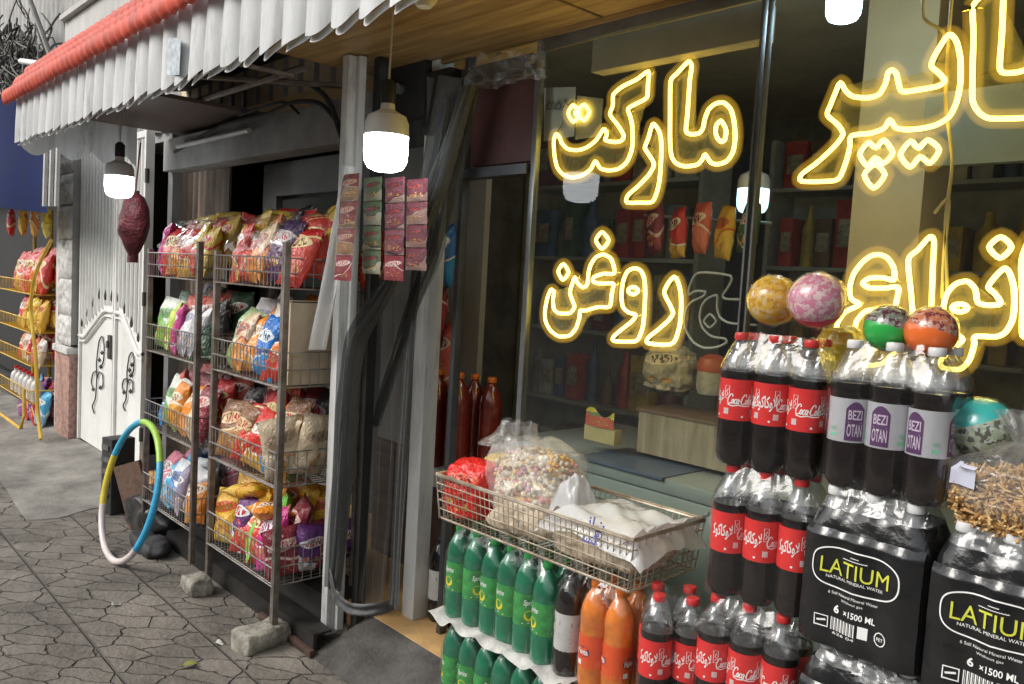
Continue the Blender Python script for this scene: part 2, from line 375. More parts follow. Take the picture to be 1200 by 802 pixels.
    bp = Nn(t, 'ShaderNodeBump', Strength=.7, Distance=.012); t.links.new(n2.outputs['Fac'], bp.inputs['Height']); t.links.new(bp.outputs[0], b.inputs['Normal']); t.links.new(bp.outputs[0], b.inputs['Coat Normal'])
    MATS[name] = M; return M
BAG = {  # colour name -> three colours
 'red': ((.55, .02, .02), (.62, .05, .03), (.8, .65, .3)), 'scarlet and gold': ((.60, .03, .02), (.75, .45, .08), (.85, .8, .7)),
 'gold': ((.62, .42, .05), (.72, .55, .14), (.55, .05, .03)), 'yellow and red': ((.78, .55, .06), (.62, .06, .03), (.85, .85, .8)),
 'cream and orange': ((.68, .52, .34), (.72, .28, .05), (.4, .06, .04)), 'dark purple': ((.055, .02, .09), (.09, .03, .12), (.7, .68, .7)),
 'magenta': ((.55, .02, .22), (.62, .08, .30), (.85, .75, .8)), 'white and green': ((.72, .75, .68), (.28, .5, .12), (.2, .45, .15)),
 'lime': ((.50, .68, .06), (.62, .72, .2), (.75, .75, .1)), 'white and grey': ((.68, .68, .7), (.45, .45, .5), (.3, .3, .4)),
 'dark green': ((.03, .10, .05), (.05, .16, .07), (.6, .6, .5)), 'coral': ((.65, .12, .08), (.7, .2, .14), (.8, .6, .5)),
 'blue': ((.02, .17, .55), (.03, .28, .65), (.75, .8, .85)), 'orange': ((.78, .26, .02), (.78, .36, .06), (.85, .75, .6)),
 'pale green': ((.45, .6, .32), (.3, .48, .18), (.7, .7, .6)), 'orange and red': ((.75, .2, .03), (.6, .04, .02), (.8, .7, .5)),
 'white and cream': ((.72, .70, .64), (.66, .55, .38), (.55, .3, .2)), 'maroon': ((.22, .02, .035), (.28, .03, .05), (.7, .5, .45)),
 'brown': ((.25, .12, .06), (.45, .22, .08), (.7, .55, .3)), 'pink': ((.68, .16, .25), (.72, .3, .38), (.8, .75, .75)),
 'sky blue': ((.08, .42, .68), (.3, .58, .74), (.8, .85, .85)), 'white and blue': ((.68, .72, .76), (.2, .4, .65), (.1, .2, .5)),
 'grey purple': ((.32, .27, .38), (.5, .45, .55), (.7, .7, .7)), 'golden yellow': ((.72, .40, .03), (.76, .5, .08), (.6, .1, .03)),
 'green': ((.18, .55, .08), (.35, .65, .15), (.8, .75, .6)), 'purple and white': ((.12, .03, .16), (.7, .68, .72), (.75, .72, .75)),
 'beige': ((.55, .44, .30), (.60, .50, .36), (.42, .3, .2)), 'black': ((.025, .025, .028), (.04, .04, .04), (.35, .3, .3)),
 'yellow': ((.78, .58, .04), (.8, .65, .12), (.6, .3, .02)), 'red and white': ((.6, .04, .03), (.72, .66, .62), (.8, .75, .7)),
 'violet': ((.18, .05, .3), (.3, .08, .4), (.75, .7, .7)),
}
def bagmat(n): return foil('packet_'+n.replace(' ', '_'), *BAG[n])

def bag_geo(seed, w=.17, h=.24, T=.036):
    mb = MB(); nu, nv = 15, 19; rs = random.Random(seed)
    tw = rs.uniform(-.25, .25); ph = rs.uniform(0, 6)
    def side(sg):
        def fn(u, v):
            a = 2*u-1; c = 2*v-1
            ca = max(0, 1-abs(a)**2.6)**.6; cc = max(0, 1-abs(c)**3.2)**.75
            wd = w*(.5 - .03*cc + .012*(abs(c)**8))
            x = a*wd; z = v*h
            y = sg*T*ca*cc
            if abs(c) > .86: y += .004*math.sin(a*22+ph)*(abs(c)-.86)/.14
            p = Vector((x, y, z))
            y += wob((x, 0, z), 22, .012*ca*(.4+.6*cc), seed) + wob((x, sg, z), 55, .004*ca, seed)
            y += tw*.1*a*(v-.5)*.5
            z += wob((x, 0, 0), 14, .008, seed+9)
            return Vector((x, y, z))
        return fn
    mb.grid(side(-1), nu, nv); mb.grid(side(1), nu, nv)
    return mb
_bagmesh = {}
def bag(seed, color, loc, rot, scale, label, group, name='snack_bag', cat='snack bag'):
    k = seed % 6
    if k not in _bagmesh:
        o = bag_geo(k).build(name, bagmat(color), smooth=70); _bagmesh[k] = o; 
    else:
        o = _bagmesh[k].copy(); COL.objects.link(o); o.name = name
    o.material_slots[0].link = 'OBJECT'; o.material_slots[0].material = bagmat(color)
    o.location = loc; o.rotation_euler = rot; o.scale = scale
    return tag(o, label, cat, group)

ORD = ['first', 'second', 'third', 'fourth', 'fifth', 'sixth', 'seventh', 'eighth', 'ninth', 'tenth', 'eleventh', 'twelfth', 'thirteenth', 'fourteenth', 'fifteenth', 'sixteenth']

# ------------------------------------------------------------------ ground, road, pavement
g = MB().add([(-120, -120, -.14), (120, -120, -.14), (120, 120, -.14), (-120, 120, -.14)], [(0, 1, 2, 3)]).build('ground', mat('asphalt', (.055, .054, .052), .85, var=.3, vscale=2, bump=.4, bscale=80))
tag(g, kind='structure')
pv = MB().box((-60, -1.6, -.12), (40, 1.95, 0)).build('pavement', M_pave); tag(pv, kind='structure')
kb = MB().box((-60, -1.76, -.13), (40, -1.603, .003)).build('kerb', M_conc, bevel=.01); tag(kb, kind='structure')
fp = MB().box((-60, -12, -.13), (40, -8, 0)).build('far_pavement', M_conc); tag(fp, kind='structure')
rp = MB().grid(lambda u, v: Vector((-12+6.9*u + .05*math.sin(v*9), 1.12+.74*v + .03*math.sin(u*17), .003+.05*v*v*min(1, (1-u)*6) + .003*v*noise.noise(Vector((u*9, v*3, 0))))), 60, 12).build('driveway_ramp', mat('ramp_concrete', (.25, .235, .21), .9, var=.4, vscale=3, bump=.6, bscale=50)); tag(rp, kind='structure')
st = MB().add([(-2.72, 1.56, .004), (1.6, 1.56, .004), (1.6, 1.83, .1), (-2.72, 1.83, .1), (-2.72, 1.83, .004), (1.6, 1.83, .004)], [(0, 1, 2, 3), (0, 3, 4), (1, 5, 2)]).build('doorstep', mat('dark_concrete', (.085, .08, .074), .9, var=.4, vscale=7, bump=.6, bscale=60)); tag(st, kind='structure')
pl = MB().box((-2.02, 1.53, .004), (1.6, 1.94, .12)).build('plinth', M_conc, bevel=.008); tag(pl, kind='structure')
fl = MB().box((-5.5, 1.83, -.05), (2.2, 5, .104)).build('shop_floor', M_gold); tag(fl, kind='structure')

# ------------------------------------------------------------------ shop building
shop = empty('shop_building', (-1, 1.95, 0), 'grocery shop with a glass front and white door posts under the red awning', 'shop')
def part(name, mb, mt, par=shop, **k):
    o = mb.build(name, mt, **k); o.parent = par; o.matrix_parent_inverse = Matrix.Translation(par.location).inverted() if par.parent is None else Matrix.Identity(4)
    return o
def world_child(o, par):
    o.parent = par; o.matrix_parent_inverse = Matrix.Translation(par.location).inverted(); return o
part('front_wall', MB().box((-5.3, 1.96, 2.36), (2.2, 2.16, 6)), M_cream)
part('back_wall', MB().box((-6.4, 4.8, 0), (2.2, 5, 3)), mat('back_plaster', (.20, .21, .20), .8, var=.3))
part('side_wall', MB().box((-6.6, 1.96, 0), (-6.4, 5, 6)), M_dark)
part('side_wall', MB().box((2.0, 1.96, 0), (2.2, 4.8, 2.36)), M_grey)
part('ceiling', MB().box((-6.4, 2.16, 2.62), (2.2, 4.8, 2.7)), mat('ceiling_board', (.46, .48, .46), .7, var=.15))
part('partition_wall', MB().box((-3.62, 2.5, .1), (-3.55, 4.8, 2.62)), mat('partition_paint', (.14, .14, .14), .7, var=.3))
part('column', MB().box((-1.33, 2.85, .1), (-1.09, 3.1, 2.62)), M_cream, bevel=.006)
lb = part('lintel', MB().box((-5.2, 1.83, 2.05), (-2.87, 1.955, 2.24)), mat('lintel_paint', (.30, .30, .295), .7, var=.3, vscale=4, col2=(.17, .17, .165)), bevel=.006)
part('shutter_housing', MB().box((-3.05, 2.25, 2.0), (-2.86, 2.4, 2.25)), M_grey)
# door posts
part('door_post', MB().box((-2.835, 1.665, .03), (-2.79, 1.72, 2.33)).box((-2.788, 1.70, .05), (-2.765, 1.73, 2.33)), M_post, bevel=.004)
part('door_post', MB().box((-2.645, 1.93, .104), (-2.565, 2.0, 2.34)), M_post, bevel=.004)
part('transom_board', MB().box((-2.40, 1.97, 1.92), (-2.07, 2.0, 2.22)), mat('maroon_board', (.085, .03, .028), .6, var=.3))
part('transom_rail', MB().box((-2.43, 1.93, 2.235), (-2.05, 1.985, 2.275)), M_darkalu); part('transom_rail', MB().box((-2.43, 1.93, 1.87), (-2.05, 1.985, 1.905)), M_darkalu)
# window: frame with its panes
wf = MB()
for x0, x1 in ((-2.045, -2.022), (-1.195, -1.189), (-1.176, -1.170), (.6, .64), (1.56, 1.6)): wf.box((x0, 1.945, .12), (x1, 1.968, 2.33))
wf.box((-2.022, 1.946, .12), (1.56, 1.967, .17)); wf.box((-2.022, 1.946, 2.285), (1.56, 1.967, 2.33))
win = part('window', wf, mat('window_alu', (.20, .21, .21), .4, .6, var=.2), bevel=.001)
for x0, x1 in ((-2.022, -1.195), (-1.170, .6), (.64, 1.56)):
    p = MB().add([(x0, 1.957, .17), (x1, 1.957, .17), (x1, 1.957, 2.285), (x0, 1.957, 2.285)], [(0, 1, 2, 3)]).build('pane', M_glass); p.parent = win
    p.matrix_parent_inverse = Matrix.Identity(4)
dl = MB().box((-2.425, 1.94, .104), (-2.40, 1.975, 2.33)); part('door_jamb', dl, M_darkalu, bevel=.003)
part('blind_box', MB().box((-1.83, 1.99, 2.19), (-1.215, 2.05, 2.29)), mat('blind_beige', (.42, .38, .31), .6, var=.1))
# left shop opening: slatted shutter, grey wall panel, dark back
part('shutter', MB().grid(lambda u, v: Vector((-5.75+.87*u, 2.12+.02*math.sin(u*60), .1+2.0*v)), 110, 2), mat('shutter_paint', (.24, .19, .15), .6, var=.3, streak=True, col2=(.10, .075, .06)))
part('shutter_rail', MB().box((-5.24, 1.88, .1), (-5.17, 1.94, 2.05)).box((-5.3, 1.9, .1), (-5.25, 1.94, 2.3)), mat('rail_grey', (.16, .16, .16), .6, var=.3))
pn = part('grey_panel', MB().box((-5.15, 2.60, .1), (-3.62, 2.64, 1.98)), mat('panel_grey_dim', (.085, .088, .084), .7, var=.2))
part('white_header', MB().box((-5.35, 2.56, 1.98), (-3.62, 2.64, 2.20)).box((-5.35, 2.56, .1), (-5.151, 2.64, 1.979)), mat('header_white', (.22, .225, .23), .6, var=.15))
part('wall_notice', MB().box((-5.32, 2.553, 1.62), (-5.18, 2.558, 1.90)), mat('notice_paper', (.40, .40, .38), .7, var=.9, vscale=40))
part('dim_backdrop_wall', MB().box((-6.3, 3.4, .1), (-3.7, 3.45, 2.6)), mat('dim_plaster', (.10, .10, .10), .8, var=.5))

# ------------------------------------------------------------------ awning
aw = empty('awning', (-1.6, 1.5, 2.33), 'long awning with coral red tile edge, white scalloped valance and wooden soffit', 'awning')
VP_ = .128
def vfn(X0, X1, y0=1.05, ztop=2.345, zb=2.085, lip=0):
    def fn(u, v):
        x = X0+(X1-X0)*u; ph = math.pi*x/VP_; cw = abs(math.cos(ph))
        y = y0+.012-.030*cw**.7 - .010*(1-v)*cw + lip*.014
        bot = zb+.050*(1-cw**.75) - lip*.012 + wob((x, 0, 0), 3, .006)
        top = ztop if not lip else bot+.03
        z = bot+(top-bot)*v
        return Vector((x, y+wob((x, 0, z), 2.5, .007), z+.004*math.sin(x*61)*(1-v)))
    return fn
n = int((1.6+5.2)/VP_*18)
part('valance', MB().grid(vfn(-5.2, 1.6), n, 7), M_valance, aw, smooth=50)
part('valance_lip', MB().grid(vfn(-5.2, 1.6, lip=1), n, 3), mat('valance_lip_paint', (.70, .69, .67), .5, var=.15, vscale=4), aw, smooth=50)
def vside(u, v):
    y = 1.06+.62*u; ph = math.pi*y/.19; c = abs(math.cos(ph))
    bot = 2.05+.06*(1-c)
    return Vector((-5.19-.03*c, y, bot+(2.34-bot)*v))
part('side_valance', MB().grid(vside, 90, 4), M_valance, aw, smooth=60)
def tile(u, v, q):
    x = -5.24+6.84*u; cw = math.cos(2*math.pi*x/.075 + q*1.3)
    a = R(-100+200*v); rr_ = .038*(1+.13*cw) + wob((x, v, q), 4, .006)
    return Vector((x, 1.00+.05*q - rr_*math.cos(a)*.55, 2.345+.070*q + rr_*math.sin(a)))
mbt = MB()
for q in range(3): mbt.grid(lambda u, v, q=q: tile(u, v, q), 900, 9)
part('roof_tiles', mbt, M_red, aw, smooth=70)
part('soffit', MB().box((-3.03, 1.075, 2.335), (1.6, 1.953, 2.352)).box((-3.03, 1.935, 2.318), (1.6, 1.952, 2.334)), M_wood, aw)
for x in (-1.75, -.55): part('soffit_joint', MB().box((x, 1.08, 2.331), (x+.008, 1.93, 2.3345)), M_brown, aw)
part('brown_soffit', MB().box((-5.15, 1.075, 2.28), (-4.05, 1.955, 2.30)), mat('brown_soffit_paint', (.11, .075, .06), .6, var=.2), aw)
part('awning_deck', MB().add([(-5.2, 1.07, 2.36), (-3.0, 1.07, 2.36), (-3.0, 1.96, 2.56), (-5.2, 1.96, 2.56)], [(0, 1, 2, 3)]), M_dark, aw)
for y in (1.3, 1.62):
    part('awning_bar', MB().tube([(-5.1, y, 2.31), (-3.03, y, 2.31)], .016, 8), M_steel, aw)
part('awning_bar', MB().tube([(-4.02, 1.09, 2.33), (-3.1, 1.93, 2.30)], .012, 6).tube([(-3.35, 1.09, 2.33), (-3.1, 1.6, 2.28)], .01, 6), M_steel, aw)
part('fascia', MB().box((-5.25, 1.29, 2.45), (1.6, 1.33, 2.82)).box((-5.25, 1.26, 2.822), (1.6, 1.34, 2.85)).box((-5.25, 1.27, 2.64), (1.6, 1.288, 2.66)), mat('fascia_grey', (.50, .49, .47), .6, var=.2, streak=True), aw)
tagst = MB().add([P(197, 45, 1.02), P(212, 45, 1.02), P(210, 88, 1.02), P(195, 88, 1.02)], [(0, 1, 2, 3)]); 
part('sticker', tagst, mat('sticker', (.50, .56, .60), .4, var=.35, vscale=40), aw)

# ------------------------------------------------------------------ upper wall, neighbours
ub = empty('corrugated_building', (-8, 2, 0), 'building clad in grey corrugated sheet rising behind the far end of the awning', 'building')
part('cladding', MB().grid(lambda u, v: Vector((-15+12*u, 1.97+.02*math.sin(u*480), 2.36+5*v)), 900, 2), mat('cladding_grey', (.36, .36, .35), .5, .3, var=.25, streak=True, col2=(.2, .19, .18)), ub, smooth=60)
part('wall', MB().box((-15, 2.0, 2.3), (-5.51, 2.3, 7)), M_grey, ub)
part('light_panel', MB().box((-6.3, 1.9, 2.9), (-5.2, 1.94, 4.2)), mat('light_panel', (.55, .58, .6), .4, var=.15, streak=True), ub)
bb = empty('beige_building', (-18, 2, 0), 'beige plastered building behind the cables at the far end of the street', 'building')
part('wall', MB().box((-30, 2.4, 0), (-15.02, 6, 8)), mat('beige_plaster', (.42, .38, .31), .8, var=.15), bb)
part('recess_shade_sheet', MB().box((-15.01, 2.35, 0), (-7.9, 2.39, 2.36)), M_dark, bb)  # flat near-black sheet; the recess shade is put into its colour

fb = empty('facing_building', (-4, -14, 0), 'plain building added across the road seen only as a reflection in the shop window', 'building')  # added out of view; keeps open sky out of the window reflection
part('wall', MB().box((-40, -14, 0), (25, -12, 6)), mat('facing_plaster', (.36, .38, .36), .8, var=.3, vscale=.8), fb)
for x in (-14, -9, -4, 1):
    part('window', MB().box((x, -11.98, 4), (x+1.6, -11.94, 5.6)), mat('facing_window', (.05, .06, .07), .2, var=.2), fb)

# stone pilaster, metal gate
pil = empty('stone_pilaster', (-7.3, 1.85, 0), 'carved white stone pilaster on a pink granite base left of the gate', 'pilaster')
px0, px1 = -7.42, -7.03
z = .78
k = 0
while z < 2.7:
    hgt = (.25, .29, .31, .27)[k % 4]
    o = MB().grid(lambda u, v, z=z, hgt=hgt, k=k: Vector((px0+.015+(px1-px0-.02)*u, 1.80-.022*(1-abs(2*u-1)**5)*(1-abs(2*v-1)**5)*(1+wob((u*4, v*4, k), 1.6, 1.0)), z+.008+(hgt-.016)*v)), 14, 14)
    part('stone_block', o, mat('white_stone', (.68, .67, .64), .8, var=.25, vscale=18, bump=.8, bscale=30), pil, smooth=60); z += hgt; k += 1
part('backing', MB().box((px0, 1.80, .8), (px1, 2.1, 3)), mat('mortar', (.32, .31, .29), .9), pil)
part('base', MB().box((px0-.02, 1.79, .03), (px1, 2.1, .72)), mat('pink_granite', (.48, .29, .24), .55, var=.4, vscale=30, col2=(.2, .12, .10)), pil, bevel=.005)
part('base_cap', MB().box((px0-.04, 1.77, .721), (px1+.0, 2.1, .775)), mat('white_stone', (.5, .5, .48)), pil, bevel=.006)
part('edge_strip', MB().box((px0-.16, 1.82, .02), (px0-.045, 2.1, 2.9)), M_white, pil, bevel=.004)

gt = empty('metal_gate', (-6.3, 1.87, 0), 'white two leaf metal gate with ribbed top and black scroll ornaments', 'gate')
GX0, GX1, GM, GT = -7.0, -5.55, -6.15, 2.34
def gate_leaf(x0, x1, flip):
    mb = MB()
    mb.box((x0, 1.865, .06), (x1, 1.9, GT))                     # sheet
    nrib = int((x1-x0)/.075)
    mb.box((x0, 1.845, .06), (x0+.03, 1.8645, GT)).box((x1-.03, 1.845, .06), (x1, 1.8645, GT)).box((x0+.03, 1.845, GT-.04), (x1-.03, 1.8645, GT))
    for i in range(1, nrib):
        x = x0+(x1-x0)*i/nrib
        t = (x-x0)/(x1-x0); t = t if not flip else 1-t
        zb = .90+.24*min(1, t*1.35) + .02
        mb.tube([(x, 1.857, zb), (x, 1.857, GT-.05)], .013, 6)
    n = 14; vs = []
    for i in range(n):
        t = i/(n-1); tt = t if not flip else 1-t
        zc = .88+.24*min(1, max(0, (tt-.18)*1.8)); vs.append((x0+(x1-x0)*t, 1.852, zc))
    mb.tube(vs, .014, 6); mb.tube([(a, b, c-.04) for a, b, c in vs], .008, 6)
    return mb
lL = part('gate_leaf', gate_leaf(GX0, GM, False), M_white, gt)
lR = part('gate_leaf', gate_leaf(GM+.012, GX1, True), M_white, gt)
M_iron = mat('black_iron', (.11, .105, .10), .5, .5, var=.3)
def scroll(cx, cz, s, w, flip):
    mb = MB(); f = -1 if flip else 1
    A = [(-.06*f, -.5), (-.14*f, -.42), (-.02*f, -.3), (.02*f, -.05), (0, .15), (.08*f, .42), (.2*f, .5), (.28*f, .38), (.26*f, .2), (.16*f, .12)]
    B = [(.02*f, -.05), (.12*f, .05), (.24*f, .02), (.26*f, -.1), (.16*f, -.14)]
    C = [(0, .05), (-.14*f, .0), (-.2*f, -.12), (-.12*f, -.2)]
    for q in (A, B, C):
        mb.tube(smoothpath([(cx+a*w, 1.855, cz+b*s) for a, b in q], False, 4), .0052, 5)
    for a, b in ((.16, .12), (.16, -.14), (-.12, -.2), (.2, .3), (.1, .2)):
        mb.lathe([(0, -.02), (.014, 0), (0, .02)], 6, cx+a*f*w, 1.855, cz+b*s)
    return mb
part('scroll', scroll(-6.55, .62, .60, .62, False), M_iron, gt); part('scroll', scroll(-5.86, .66, .42, .48, False), M_iron, gt)
part('lock', MB().box((GM-.07, 1.83, .78), (GM-.01, 1.8645, .95)).lathe([(.0, 0), (.012, .0), (.012, .05), (0, .05)], 10, GM-.04, 1.825, .86), M_iron, gt)
for zz in (.3, 1.2, 2.0):
    part('hinge', MB().lathe([(0, 0), (.014, 0), (.014, .09), (0, .09)], 10, GX1+.012, 1.85, zz), M_iron, gt)
for i in range(10):
    sp_ = MB()
    t = i/9.; x = GX0+.08+(GX1-GX0-.16)*t; tt = abs(2*t-1); zz = .93+.24*min(1, (1-tt)*1.6)
    sp_.lathe([(.0, 0), (.008, .01), (.010, .035), (.004, .065), (0, .085)], 6, x, 1.848, zz+.02); part('spear_tip', sp_, M_iron, gt)

# ------------------------------------------------------------------ LED bulbs
M_led = emis('led_globe', (.92, .98, 1.0), 8)
def lathe_part(name, prof, mt, par, n=24): 
    o = MB().lathe(prof, n).build(name, mt, par); return o
def make_bulb(loc, r, cord, label, group, led=M_led):
    b_ = empty('hanging_bulb', loc, label, 'light bulb', group); s = r/.07
    S = lambda pr: [(a*s, z*s) for a, z in pr]
    lathe_part('globe', S([(0, -.11), (.035, -.109), (.056, -.10), (.067, -.08), (.07, -.05), (.0695, .0)]), led, b_)
    lathe_part('housing', S([(.0705, 0), (.071, .008), (.069, .04), (.060, .062), (.035, .075), (.024, .082), (.021, .105), (0, .105)]), M_capwhite, b_)
    lathe_part('socket', S([(.0225, .1), (.024, .105), (.024, .16), (.012, .175), (0, .175)]), M_black, b_)
    MB().tube(smoothpath([(0, 0, .17*s), (.004, 0, .17*s+cord*.4), (0, .002, cord)], False, 4), .0035, 6).build('cord', mat('cord_white', (.5, .48, .44), .5), b_)
    return b_
bq = P(453, 160, 1.49); make_bulb(bq, .0715, 2.335-bq.z, 'lit bulb hanging in front of the shop doorway from the wooden soffit', 'led bulbs under the awning')
bq = P(140, 207, 1.45); make_bulb(bq, .074, 2.36-bq.z, 'lit bulb hanging before the white gate at the far end of the awning', 'led bulbs under the awning')
M_led2 = emis('cool_led', (.50, .90, 1.0), 1.6)
bq = P(883, 222, 2.9); make_bulb(bq, .062, 2.62-bq.z, 'pale cyan lit bulb added behind the glass for a reflection, left of the cream column', 'bulbs inside the shop', M_led2)  # glowing bulb added in place of a bulb reflection in the glass
bq = P(990, -6, 2.35); make_bulb(bq, .050, 2.62-bq.z, 'bright lit bulb inside the shop high above the large neon word', 'bulbs inside the shop', emis('cool_led_bright', (.60, .84, 1.0), 24))
# round twin sensor light on the soffit
q = P(497, 8, 1.35); q.z = 2.335
tl = empty('ceiling_light', q, 'small cream round lamp with side brackets fixed to the wooden soffit', 'lamp')
MB().lathe([(0, -.10), (.02, -.098), (.036, -.08), (.04, -.055), (.036, -.03), (.025, -.012), (.025, 0)], 20).build('shade', mat('lamp_cream', (.62, .55, .40), .4), tl)
MB().tube([(-.085, 0, -.045), (.085, 0, -.045)], .007, 8).lathe([(0, -.02), (.012, -.015), (.012, .0)], 10, -.085, 0, -.04).lathe([(0, -.02), (.012, -.015), (.012, .0)], 10, .085, 0, -.04).build('bracket', mat('lamp_cream', (.6, .5, .4)), tl)

# ------------------------------------------------------------------ neon words (traced on the plane just inside the glass)
NY = 1.99
M_core = emis('neon_core', (1.0, .70, .105), 3.4)
def tube_halo():
    """self-glowing volume added round each tube to imitate its soft halo"""
    M = bpy.data.materials.new('neon_halo'); M.use_nodes = True; t = M.node_tree; t.nodes.clear()
    o = Nn(t, 'ShaderNodeOutputMaterial'); e = Nn(t, 'ShaderNodeEmission'); e.inputs[0].default_value = (1, .52, .04, 1); e.inputs[1].default_value = 4.2
    t.links.new(e.outputs[0], o.inputs['Volume']); return M
M_halo = tube_halo()  # emitting volume added around the tubes as their halo
M_acryl = film('letter_acrylic', (.90, .84, .70), .09, .3, 5, 0, 1.02)
M_unlit = mat('unlit_tube', (.55, .52, .44), .4)
ZA = lambda x, y: (630+x/4.22, 60+y/4.22)
ZB = lambda x, y: (920+x/3.486, y/3.486)
ZC = lambda x, y: (630+x/4.8, 260+y/4.8)
ZD = lambda x, y: (970+x/4.4565, 265+y/4.4565)
def plane(Z, pts): return [P(*Z(x, y), NY) for x, y in pts]
def neon_letter(name, outs, Z, par, lit=True, closed=True, fill=True):
    for oi_, pts in enumerate(outs):
        w = smoothpath(plane(Z, pts), closed, 4)
        if oi_ == 0:
            core = MB(); hal = MB(); ac = MB()
        core.tube(w, .0058 if lit else .0035, 7, closed)
        if lit: hal.tube([p+Vector((0, .002, 0)) for p in w], .023, 10, closed)
        if fill and lit and oi_ == 0: poly = w
    o = core.build(name, M_core if lit else M_unlit); world_child(o, par)
    if lit:
        s = hal.build('tube_halo', M_halo); s.parent = o
        if fill:
            bm = bmesh.new(); vs = [bm.verts.new(p+Vector((0, .026, 0))) for p in poly]
            bm.faces.new(vs); bmesh.ops.triangulate(bm, faces=bm.faces, ngon_method='EAR_CLIP')
            me = bpy.data.meshes.new('backing'); bm.to_mesh(me); bm.free(); me.materials.append(M_acryl)
            a = bpy.data.objects.new('backing', me); COL.objects.link(a); a.parent = o
def circ(cx, cy, rx, ry, n=8): return [(cx+rx*math.cos(2*math.pi*i/n), cy+ry*math.sin(2*math.pi*i/n)) for i in range(n)]
GN = 'yellow neon words in the shop window'
nm = empty('neon_word', P(760, 160, NY), 'lit yellow neon word at upper left of the window, beside the handwritten price sheet', 'neon sign', GN)
neon_letter('letter', [[(745,52),(762,75),(752,150),(742,300),(734,395),(760,412),(800,405),(818,380),(826,340),(845,290),(880,260),(920,256),(955,288),(972,350),(977,430),(966,500),(935,545),(890,560),(855,550),(828,512),(815,535),(790,562),(730,570),(685,555),(662,520),(655,450),(655,300),(658,150),(690,110)],
    [(905,345),(925,370),(933,400),(925,440),(908,448),(888,430),(880,400),(885,365)]], ZA, nm)
neon_letter('letter', [[(572,360),(595,385),(608,420),(612,480),(607,600),(595,680),(568,745),(510,750),(440,748),(448,712),(500,665),(550,612),(574,570),(570,545),(545,505),(530,478),(548,430),(560,385)]], ZA, nm)
neon_letter('letter', [[(548,100),(546,160),(540,230),(490,260),(447,285),(457,320),(468,370),(470,450),(462,500),(440,550),(400,583),(350,590),(310,580),(285,545),(262,585),(220,615),(170,625),(125,610),(97,575),(84,520),(80,450),(90,412),(108,425),(120,455),(150,485),(200,490),(245,475),(290,440),(328,385),(342,410),(335,440),(375,450),(410,445),(427,420),(395,365),(358,315),(372,270),(375,215),(420,175),(490,140)]], ZA, nm)
neon_letter('letter_dots', [[(152,308),(175,268),(200,285),(230,265),(255,300),(232,342),(203,328),(176,350)], [(188,300),(203,292),(203,322),(188,314)]], ZA, nm)
nh = empty('neon_word', P(1100, 120, NY), 'large lit yellow neon word at upper right of the window, above the cream column', 'neon sign', GN)
neon_letter('letter', [[(668,142),(700,170),(716,240),(716,340),(700,420),(670,478),(620,510),(560,525),(490,530),(450,520),(428,490),(405,525),(350,545),(272,555),(265,600),(250,660),(218,732),(150,742),(65,740),(68,712),(130,665),(200,600),(236,550),(215,510),(172,470),(185,430),(205,380),(225,338),(250,375),(280,396),(340,400),(385,385),(410,340),(420,298),(437,287),(455,302),(465,345),(480,375),(560,365),(625,352),(652,330),(630,300),(597,268),(618,215)]], ZB, nh)
neon_letter('letter_dots', [[(305,630),(340,582),(370,605),(403,572),(440,625),(402,668),(368,645),(335,678)], [(368,672),(408,715),(362,770),(323,715)]], ZB, nh)
neon_letter('letter_dots', [[(470,632),(513,577),(545,607),(582,572),(630,612),(592,668),(552,640),(512,684)]], ZB, nh)
neon_letter('letter', [[(770,20),(830,-40),(880,-150),(895,-100),(885,150),(878,285),(930,298),(990,280),(1040,200),(1110,120),(1190,160),(1210,300),(1190,430),(1120,490),(1040,470),(990,482),(840,485),(792,460),(766,410),(766,300),(770,150)], circ(1110, 270, 45, 60)], ZB, nh)
nr = empty('neon_word', P(720, 350, NY), 'lit yellow neon word at lower left of the window, beside the unlit letters', 'neon sign', GN)
neon_letter('letter', [[(768,310),(790,340),(805,400),(808,480),(800,580),(775,665),(745,690),(690,692),(617,682),(622,652),(680,605),(735,555),(762,515),(745,470),(712,400),(735,345)]], ZC, nr)
neon_letter('letter', [[(545,262),(580,275),(600,320),(605,400),(600,520),(590,600),(560,668),(500,675),(427,670),(428,645),(480,600),(530,560),(552,525),(510,510),(480,480),(472,420),(480,340),(505,280)], circ(537, 388, 28, 20)], ZC, nr)
neon_letter('letter', [[(370,185),(410,205),(428,250),(430,292),(370,293),(317,312),(312,335),(345,348),(420,347),(426,360),(415,420),(405,478),(340,480),(270,500),(240,500),(235,540),(215,600),(180,640),(120,645),(75,615),(45,560),(42,500),(55,430),(75,382),(92,395),(86,440),(92,490),(120,515),(180,515),(207,480),(195,440),(182,400),(195,350),(210,312),(225,345),(255,370),(280,350),(286,290),(300,240),(330,198)]], ZC, nr)
neon_letter('letter_dots', [[(362,58),(400,105),(362,153),(328,105)]], ZC, nr); neon_letter('letter_dots', [[(145,237),(174,285),(142,328),(116,280)]], ZC, nr)
na = empty('neon_word', P(1090, 340, NY), 'lit yellow neon word at lower right of the window, behind the green and orange balls', 'neon sign', GN)
neon_letter('letter', [[(270,150),(315,170),(345,220),(347,282),(290,270),(220,272),(182,300),(220,325),(300,325),(368,320),(362,380),(345,425),(250,435),(195,447),(150,500),(145,560),(165,610),(230,640),(330,630),(345,660),(280,720),(180,725),(100,690),(55,640),(40,570),(50,510),(90,450),(167,410),(122,380),(115,320),(135,250),(180,190),(225,157)]], ZD, na)
neon_letter('letter', [[(532,57),(555,80),(550,200),(545,330),(538,440),(500,480),(450,480),(435,350),(420,178),(470,125)]], ZD, na)
